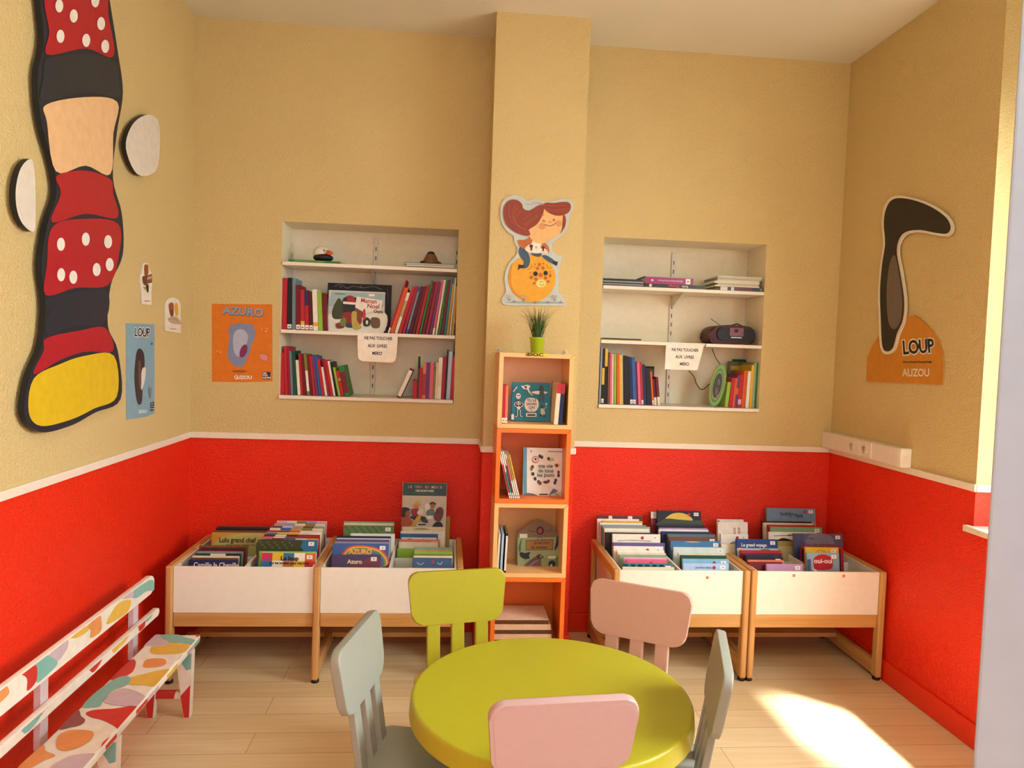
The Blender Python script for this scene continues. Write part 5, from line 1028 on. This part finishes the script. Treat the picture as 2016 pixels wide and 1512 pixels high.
bstack('front right part of corner tray', 'books in the corner tray', 3.242, 3.43, [
    (1588, 1652, 1089, '84a0ac', {'label': 'picture book reading oui-oui on a red cloud, front of the corner tray', 'items': lambda W, H: [('b', [(W*.2, H-.05), (W*.25, H-.02), (W*.5, H-.006), (W*.75, H-.02), (W*.8, H-.05), (W*.72, H-.075), (W*.28, H-.078)], 'a81c24'), ('t', 'oui-oui', W*.5, H-.038, .032, {'bold': .02}, 'e6ddd4'), ('r', .001, .001, W*.12, H-.03, '3a4a6a')]}),
    (1586, 1651, 1078, 'dcb02c', {'label': 'yellow picture book behind the oui-oui book in the corner tray', 'items': lambda W, H: [('s', [(W*.3, H-.02), (W*.45, H-.014), (W*.6, H-.022)], .002, '6a5a2c')]}),
    (1584, 1650, 1084, 'dark red', {'mark': False}), (1580, 1655, 1081, 'navy', {'mark': False}), (1578, 1660, 1077, 'red', {'mark': False}), (1563, 1659, 1051, '585a78', {'label': 'grey-violet picture book reading Pas de panique in the corner tray', 'spine': 1, 'items': lambda W, H: [('r', .001, .001, W*.2, H-.001, '3c4668'), ('b', [(W*.25, H-.1), (W*.3, H-.01), (W*.75, H-.01), (W*.8, H-.1)], '74768c'), ('t', 'Pas de panique', W*.52, H-.056, .030, {'sx': .9}, '8e2c44'), ('t', 'Kidi Bebey', W*.33, H-.024, .010, {}, '2a2a3a')]})])
bstack('back right part of corner tray', 'books in the corner tray', 3.485, 3.70, [
    (1530, 1575, 1066, 'b0a070', {'label': 'patterned yellow and white book low in the back right of the corner tray', 'items': lambda W, H: [('r', 0.001, H-.025, W-.001, H-.001, 'a08a3c')], 'mark': False}), (1514, 1608, 1048, 'white', {'label': 'white picture book with black drawings in the back right of the corner tray', 'mark': False, 'items': lambda W, H: [('s', [(W*.1, H-.02), (W*.5, H-.016), (W*.9, H-.02)], .003, '1a1a1a'), ('b', [(W*.15, H-.045), (W*.3, H-.03), (W*.5, H-.045), (W*.3, H-.05)], '2a2a2a'), ('t', 'LAT', W*.45, H-.014, .018, '1a1a1a')]}),
    (1517, 1618, 1038, '7ba07c', {'label': 'sage green picture book in the back right of the corner tray'}), (1512, 1605, 1034, 'red', {'mark': False}), (1503, 1600, 1030, 'cream', {'mark': False}), (1500, 1598, 1027, 'black', {'mark': False}),
    (1509, 1605, 1001, '6f8fb0', {'dot': .78, 'label': 'grey-blue picture book reading Soubidou de Paris standing tallest in the corner tray', 'items': lambda W, H: [('t', 'Soubidou', W*.42, H-.030, .026, {'sx': .8}, '1e2a4a'), ('t', 'Paris', W*.66, H-.040, .028, {'sx': .8}, '1e2a4a'), ('t', 'de', W*.48, H-.044, .012, {}, '1e2a4a'), ('r', .001, .001, W-.001, H-.070, 'a89078')]})])

# ------------------------------------------------------------------ children's table and chairs
def plastic(h): return mat(h, .38, .45, .015, 60)
TXc, TYc = .3357, 2.1205
LIME = plastic('aaa222')
tb = thing('childrens_table', 'round lime green plastic children\'s table in the foreground', 'table', (TXc, TYc, 0))
m_ = MB(); R0 = .425
m_.lathe([(.0, .440), (R0-.03, .440), (R0-.028, .437), (R0-.024, .422), (R0-.004, .422), (R0-.001, .4235), (R0, .427), (R0, .430), (R0-.0035, .470), (R0-.0045, .4735), (R0-.0062, .4768), (R0-.009, .479), (R0-.0125, .480), (R0-.017, .480), (.0, .480)], LIME, M=T(TXc, TYc, 0), n=96, cap=False); m_.build('tabletop', tb)
for a in (80, 152, 217, 300):
    a = math.radians(a); m_ = MB(); x, y = TXc+.30*math.cos(a), TYc+.30*math.sin(a)
    m_.lathe([(.020, 0), (.024, .004), (.030, .30), (.034, .40), (.036, .436)], LIME, M=T(x, y, 0), n=28); m_.build('leg', tb)
def chair(col, label, x, y, dirx, diry):
    P = plastic(col); t = thing('childrens_chair', label, 'chair', (0, 0, 0), 'children\'s chairs around the lime table')
    m_ = MB(); M = Matrix(((1, 0, 0, 0), (0, 0, -1, 0), (0, 1, 0, .27), (0, 0, 0, 1)))  # prism y -> -z
    seat = rrect(-.165, .165, -.165, .122, .04)
    m_ = MB(); m_.prism(seat, -.030, 0, P, Matrix(((1, 0, 0, 0), (0, 0, 1, 0), (0, -1, 0, .27), (0, 0, 0, 1))), bev=.007); m_.build('seat', t, fix=True)
    for sx, sy in ((-1, -1), (1, -1), (-1, 1), (1, 1)):
        m_ = MB(); m_.tube([(sx*.142, sy*.122-.022, .0), (sx*.140, sy*.119-.022, .006), (sx*.126, sy*.100-.022, .20), (sx*.122, sy*.096-.022, .272)], .02, P, n=20, rs=[.015, .0175, .022, .0245]); m_.build('leg', t)
    al = math.radians(9); Mb = T(0, -.135, .285) @ RX_(9) @ Matrix.Identity(4)
    # back: local z up along the lean, y forward
    for sx in (-1, 0, 1):
        m_ = MB(); m_.box(sx*.092-.0245, sx*.092+.0245, -.011, .011, 0, .225, P, bev=.004, M=Mb); m_.build('back_slat', t)
    m_ = MB(); out = rrect(-.190, .190, .198, .391, .040, taper=.020)
    m_.prism(out, -.0135, .0135, P, Mb, bev=.005); m_.prism(rrect(-.179, .179, .208, .381, .032, taper=.019), -.0142, -.013, P, Mb, bev=.0006); m_.build('backrest', t, fix=True)
    t.location = (x, y, 0); t.rotation_euler = (0, 0, math.atan2(diry, dirx)-PI/2)
    return t
chair('aaa222', 'lime green plastic children\'s chair behind the table, in front of the left browser', .091, 2.515, .197, -.98)
chair('cca092', 'pink plastic children\'s chair at the far right of the table, facing the room', .718-.095, 2.541-.17, -.49, -.87)
chair('94968a', 'pale grey plastic children\'s chair left of the table', -.245+.185, 2.125-.036, .98, -.20)
chair('94968a', 'pale grey plastic children\'s chair right of the table', .803-.180, 1.975+.056, -.955, .30)
chair('be9c9a', 'pink plastic children\'s chair nearest the camera, its back to the viewer', .303-.018, 1.69+.19, -.09, .99)

# ------------------------------------------------------------------ painted bench
def patch_mat(seed):
    m = bpy.data.materials.new('painted_patches'); m.use_nodes = True
    nt = m.node_tree; b = nt.nodes['Principled BSDF']; N = nt.nodes.new; L = nt.links.new
    b.inputs['Roughness'].default_value = .42
    tc = N('ShaderNodeTexCoord'); mp = N('ShaderNodeMapping'); mp.inputs['Location'].default_value = (seed*1.7, seed*.9, seed*.3); mp.inputs['Scale'].default_value = (7, 7, 7)
    nz = N('ShaderNodeTexNoise'); nz.inputs['Scale'].default_value = 1.1; nz.inputs['Detail'].default_value = 0
    ad = N('ShaderNodeMixRGB'); ad.blend_type = 'ADD'; ad.inputs[0].default_value = .9
    vo = N('ShaderNodeTexVoronoi'); vo.inputs['Scale'].default_value = 1.0
    sp = N('ShaderNodeSeparateColor'); r = N('ShaderNodeValToRGB'); r.color_ramp.interpolation = 'CONSTANT'
    cols = [(0, 'e6dccb'), (.30, '7fae9f'), (.42, 'dcb24a'), (.55, 'e6dccb'), (.66, 'c23028'), (.77, 'e6dccb'), (.84, 'bfa6b0'), (.93, 'd98a4c')]
    r.color_ramp.elements[0].position = 0; r.color_ramp.elements[0].color = rgb(cols[0][1])+(1,)
    r.color_ramp.elements[1].position = cols[1][0]; r.color_ramp.elements[1].color = rgb(cols[1][1])+(1,)
    for p, h in cols[2:]:
        e = r.color_ramp.elements.new(p); e.color = rgb(h)+(1,)
    L(tc.outputs['Object'], mp.inputs[0]); L(mp.outputs[0], nz.inputs['Vector']); L(mp.outputs[0], ad.inputs[1]); L(nz.outputs['Color'], ad.inputs[2]); L(ad.outputs[0], vo.inputs['Vector'])
    L(vo.outputs['Color'], sp.inputs[0]); L(sp.outputs[0], r.inputs[0]); L(r.outputs[0], b.inputs['Base Color'])
    return m
PM = patch_mat(1); PM2 = patch_mat(4.3); BW = 'e6dccb'
TEAL, MUS, REDB, LIL, ORG, MAR = '7db0a4', 'dcb045', 'c62e28', 'c4adb4', 'dd8f50', '8e4c48'
bn = thing('painted_bench', 'low wooden bench with backrest painted in coloured patches, against the left wall', 'bench', (-1.1, 2.25, 0))
SX0, SX1, SY0, SY1, SZ = -1.165, -.985, 1.45, 3.012, .300
m_ = MB(); m_.box(SX0, SX1, SY0, SY1, SZ-.030, SZ, mat(BW, .42), bev=.008, seg=3); st_o = m_.build('seat', bn)
plS = Pl((0, 0, SZ), (1, 0, 0), (0, 1, 0)); ZB = (0, 1110, 3.762); cS = plS.zoom(*ZB)
def clipS(pts):
    out = []
    for p in spline(pts):
        u, v = cS(*p); out.append((min(max(u, SX0+.001), SX1-.001), min(max(v, SY0), SY1-.001)))
    return out
SB = [([(1160, 520), (1300, 520), (1380, 545), (1455, 570), (1440, 600), (1300, 600), (1230, 570)], TEAL), ([(1160, 522), (1210, 560), (1260, 600), (1180, 605), (1080, 610), (1060, 600)], LIL), ([(1115, 655), (1125, 615), (1230, 605), (1260, 585), (1410, 600), (1395, 640), (1330, 665), (1200, 672), (1140, 670)], MUS),
      ([(1420, 512), (1490, 520), (1495, 545), (1470, 545)], REDB), ([(1410, 640), (1450, 605), (1430, 660), (1320, 740), (1315, 710), (1350, 675)], LIL), ([(1440, 590), (1460, 570), (1420, 650), (1400, 640)], TEAL),
      ([(1060, 750), (1080, 715), (1140, 702), (1215, 706), (1230, 740), (1190, 762), (1110, 770), (1065, 768)], ORG), ([(820, 855), (960, 720), (1005, 725), (990, 790), (940, 830), (880, 850)], REDB),
      ([(955, 895), (965, 845), (1080, 815), (1180, 790), (1280, 785), (1230, 850), (1170, 910), (1060, 900)], MUS), ([(610, 1060), (700, 960), (860, 850), (950, 835), (965, 870), (930, 905), (840, 940), (770, 1010), (740, 1055), (680, 1066)], TEAL),
      ([(770, 1015), (850, 945), (930, 925), (1030, 955), (1100, 1010), (1060, 1050), (950, 1055), (850, 1050), (790, 1035)], LIL), ([(635, 1110), (700, 1085), (850, 1075), (980, 1055), (1030, 1080), (960, 1160), (890, 1230), (840, 1200), (760, 1160), (680, 1140)], REDB),
      ([(440, 1225), (560, 1090), (590, 1095), (600, 1130), (632, 1160), (600, 1195), (520, 1215)], MAR), ([(415, 1330), (440, 1270), (520, 1235), (640, 1235), (694, 1255), (670, 1310), (590, 1360), (500, 1388), (430, 1375)], ORG),
      ([(740, 1400), (760, 1330), (820, 1285), (860, 1290), (800, 1360), (735, 1430)], REDB), ([(130, 1520), (230, 1420), (320, 1345), (340, 1390), (410, 1425), (330, 1460), (200, 1530)], ORG), ([(370, 1530), (470, 1450), (560, 1420), (690, 1408), (725, 1440), (680, 1500), (600, 1560)], LIL)]
mb = MB()
for i, (pts, cc) in enumerate(SB):
    q = clipS(pts); ar = sum(q[j][0]*q[(j+1) % len(q)][1]-q[(j+1) % len(q)][0]*q[j][1] for j in range(len(q)))
    if ar < 0: q = q[::-1]
    mb.add([plS.at(u, v, .0005+.0001*i) for u, v in q], [tuple(range(len(q)))], mat(cc, .42))
# the same paint carried over the front edge of the seat
for ya, yb2, cc in ((2.935, 3.0, TEAL), (2.86, 2.93, LIL), (2.66, 2.76, MUS), (2.49, 2.58, LIL), (2.40, 2.485, REDB), (2.19, 2.26, REDB), (1.9, 2.05, TEAL), (1.6, 1.75, ORG)):
    mb.box(SX1+.0002, SX1+.0008, ya, yb2, SZ-.0215, SZ-.0085, mat(cc, .42))
mb.build('painted_patches', st_o)
# front and back legs, stretchers
for y in (2.93, 2.28, 1.6):
    for x, dx_ in ((SX1-.03, .012), (SX0+.022, .0)):
        m_ = MB(); m_.add([(x-.036, y-.017, SZ-.031), (x+.03, y-.017, SZ-.031), (x+.03, y+.017, SZ-.031), (x-.036, y+.017, SZ-.031), (x-.012+dx_, y-.016, 0), (x+.012+dx_, y-.016, 0), (x+.012+dx_, y+.016, 0), (x-.012+dx_, y+.016, 0)],
                           [(0, 3, 2, 1), (4, 5, 6, 7), (0, 1, 5, 4), (1, 2, 6, 5), (2, 3, 7, 6), (3, 0, 4, 7)], mat(BW, .42)); lg = m_.build('leg', bn)
        xa = lambda z: (x-.012+dx_)*(1-z/(SZ-.031))+(x-.036)*z/(SZ-.031); xb = lambda z: (x+.012+dx_)*(1-z/(SZ-.031))+(x+.03)*z/(SZ-.031)
        p_ = MB(); yf = y-.0182
        for pts, cc in (([(xa(.262)+.004, .262), (xb(.262)-.002, .262), (xb(.215)-.002, .20), (xb(.2)-.02, .195)], TEAL), ([(xa(.11)+.002, .09), (xb(.13)-.002, .135), (xb(.0)-.002, .002), (xa(.0)+.002, .002)], REDB)):
            p_.add([(a, yf+(.0004 if b > .1 else .0014), b) for a, b in pts][::-1], [(0, 1, 2, 3)], mat(cc, .42))
        p_.box(0, 0, 0, 0, 0, 0, mat(ORG, .42)) if False else None
        p_.build('painted_patches', lg)
    m_ = MB(); m_.box(SX0+.034, SX1-.040, y-.011, y+.011, .075, .105, PM, bev=.003); m_.build('stretcher', bn)
    # backrest post rising behind the seat
    m_ = MB(); py0 = y+.01; m_.add([(-1.232, py0-.022, .235), (-1.2125, py0-.022, .235), (-1.2125, py0+.022, .235), (-1.232, py0+.022, .235), (-1.232, py0-.022, .520), (-1.2125, py0-.022, .520), (-1.2125, py0+.022, .520), (-1.232, py0+.022, .520)],
                           [(0, 3, 2, 1), (4, 5, 6, 7), (0, 1, 5, 4), (1, 2, 6, 5), (2, 3, 7, 6), (3, 0, 4, 7)], mat('cdbcc0', .45)); m_.build('back_post', bn)
def rail(z0, z1, y1, name, blobs, fat=1):
    m_ = MB(); Mr = T(-1.200, 0, 0) @ RZ_(90)
    # prism outline in (y, z), extruded in x
    r_ = (z1-z0)/2*.95; out = [(y1-r_+r_*math.cos(math.radians(a)), (z0+z1)/2+r_*math.sin(math.radians(a))) for a in range(90, -91, -15)] + [(SY0, z0), (SY0, z1)]
    m_.prism(out, -.011, .011, mat(BW, .42), Mr, bev=.004); ro = m_.build(name, bn, fix=True)
    pr_ = Pl((-1.189, 0, 0), (0, 1, 0), (0, 0, 1)); cR = pr_.zoom(*ZB); mb = MB()
    for i, (pts, cc) in enumerate(blobs):
        q = [cR(*p) for p in spline(pts, True, 4)]; zm = (z0+z1)/2; q = [(min(max(u, SY0+.002), y1-.006), min(max(zm+(v-zm)*fat, z0+.0042), z1-.0042)) for u, v in q]
        ar = sum(q[j][0]*q[(j+1) % len(q)][1]-q[(j+1) % len(q)][0]*q[j][1] for j in range(len(q)))
        if ar < 0: q = q[::-1]
        mb.add([pr_.at(u, v, .0004+.0001*i) for u, v in q], [tuple(range(len(q)))], mat(cc, .42))
    mb.build('painted_patches', ro)
rail(.462, .540, 3.062, 'top_rail', [([(980, 250), (985, 205), (1110, 120), (1146, 150), (1140, 195), (1080, 205), (1020, 250)], TEAL), ([(885, 265), (980, 205), (980, 248), (900, 262)], LIL), ([(790, 450), (820, 370), (880, 290), (960, 265), (968, 300), (930, 370)], MUS),
      ([(640, 470), (735, 380), (750, 430), (745, 500), (670, 550), (670, 490)], ORG), ([(520, 545), (560, 500), (620, 465), (660, 480), (620, 520), (560, 550)], MUS), ([(350, 690), (480, 570), (505, 580), (490, 640), (430, 720), (400, 730)], LIL),
      ([(215, 750), (330, 680), (380, 690), (425, 740), (340, 830), (270, 880), (270, 790)], TEAL), ([(150, 805), (220, 755), (270, 760), (265, 870), (200, 940), (200, 850)], REDB), ([(0, 910), (100, 830), (160, 810), (80, 870), (30, 905)], MUS), ([(-80, 960), (30, 905), (62, 930), (50, 980), (-80, 1080)], ORG)])
rail(.345, .378, 3.118, 'lower_rail', [([(1060, 415), (1115, 365), (1130, 385), (1080, 435)], TEAL), ([(1025, 460), (1060, 415), (1075, 445), (1035, 490)], REDB), ([(830, 640), (890, 570), (945, 525), (950, 550), (880, 620), (840, 655)], MUS), ([(655, 775), (720, 700), (755, 700), (745, 735), (680, 800)], REDB),
      ([(475, 920), (540, 850), (590, 830), (540, 880), (490, 930)], MUS), ([(250, 1100), (380, 990), (430, 1000), (330, 1100), (300, 1130)], LIL), ([(145, 1205), (260, 1105), (310, 1120), (180, 1250)], TEAL), ([(0, 1330), (130, 1215), (150, 1235), (60, 1300)], MUS)], 2.6)
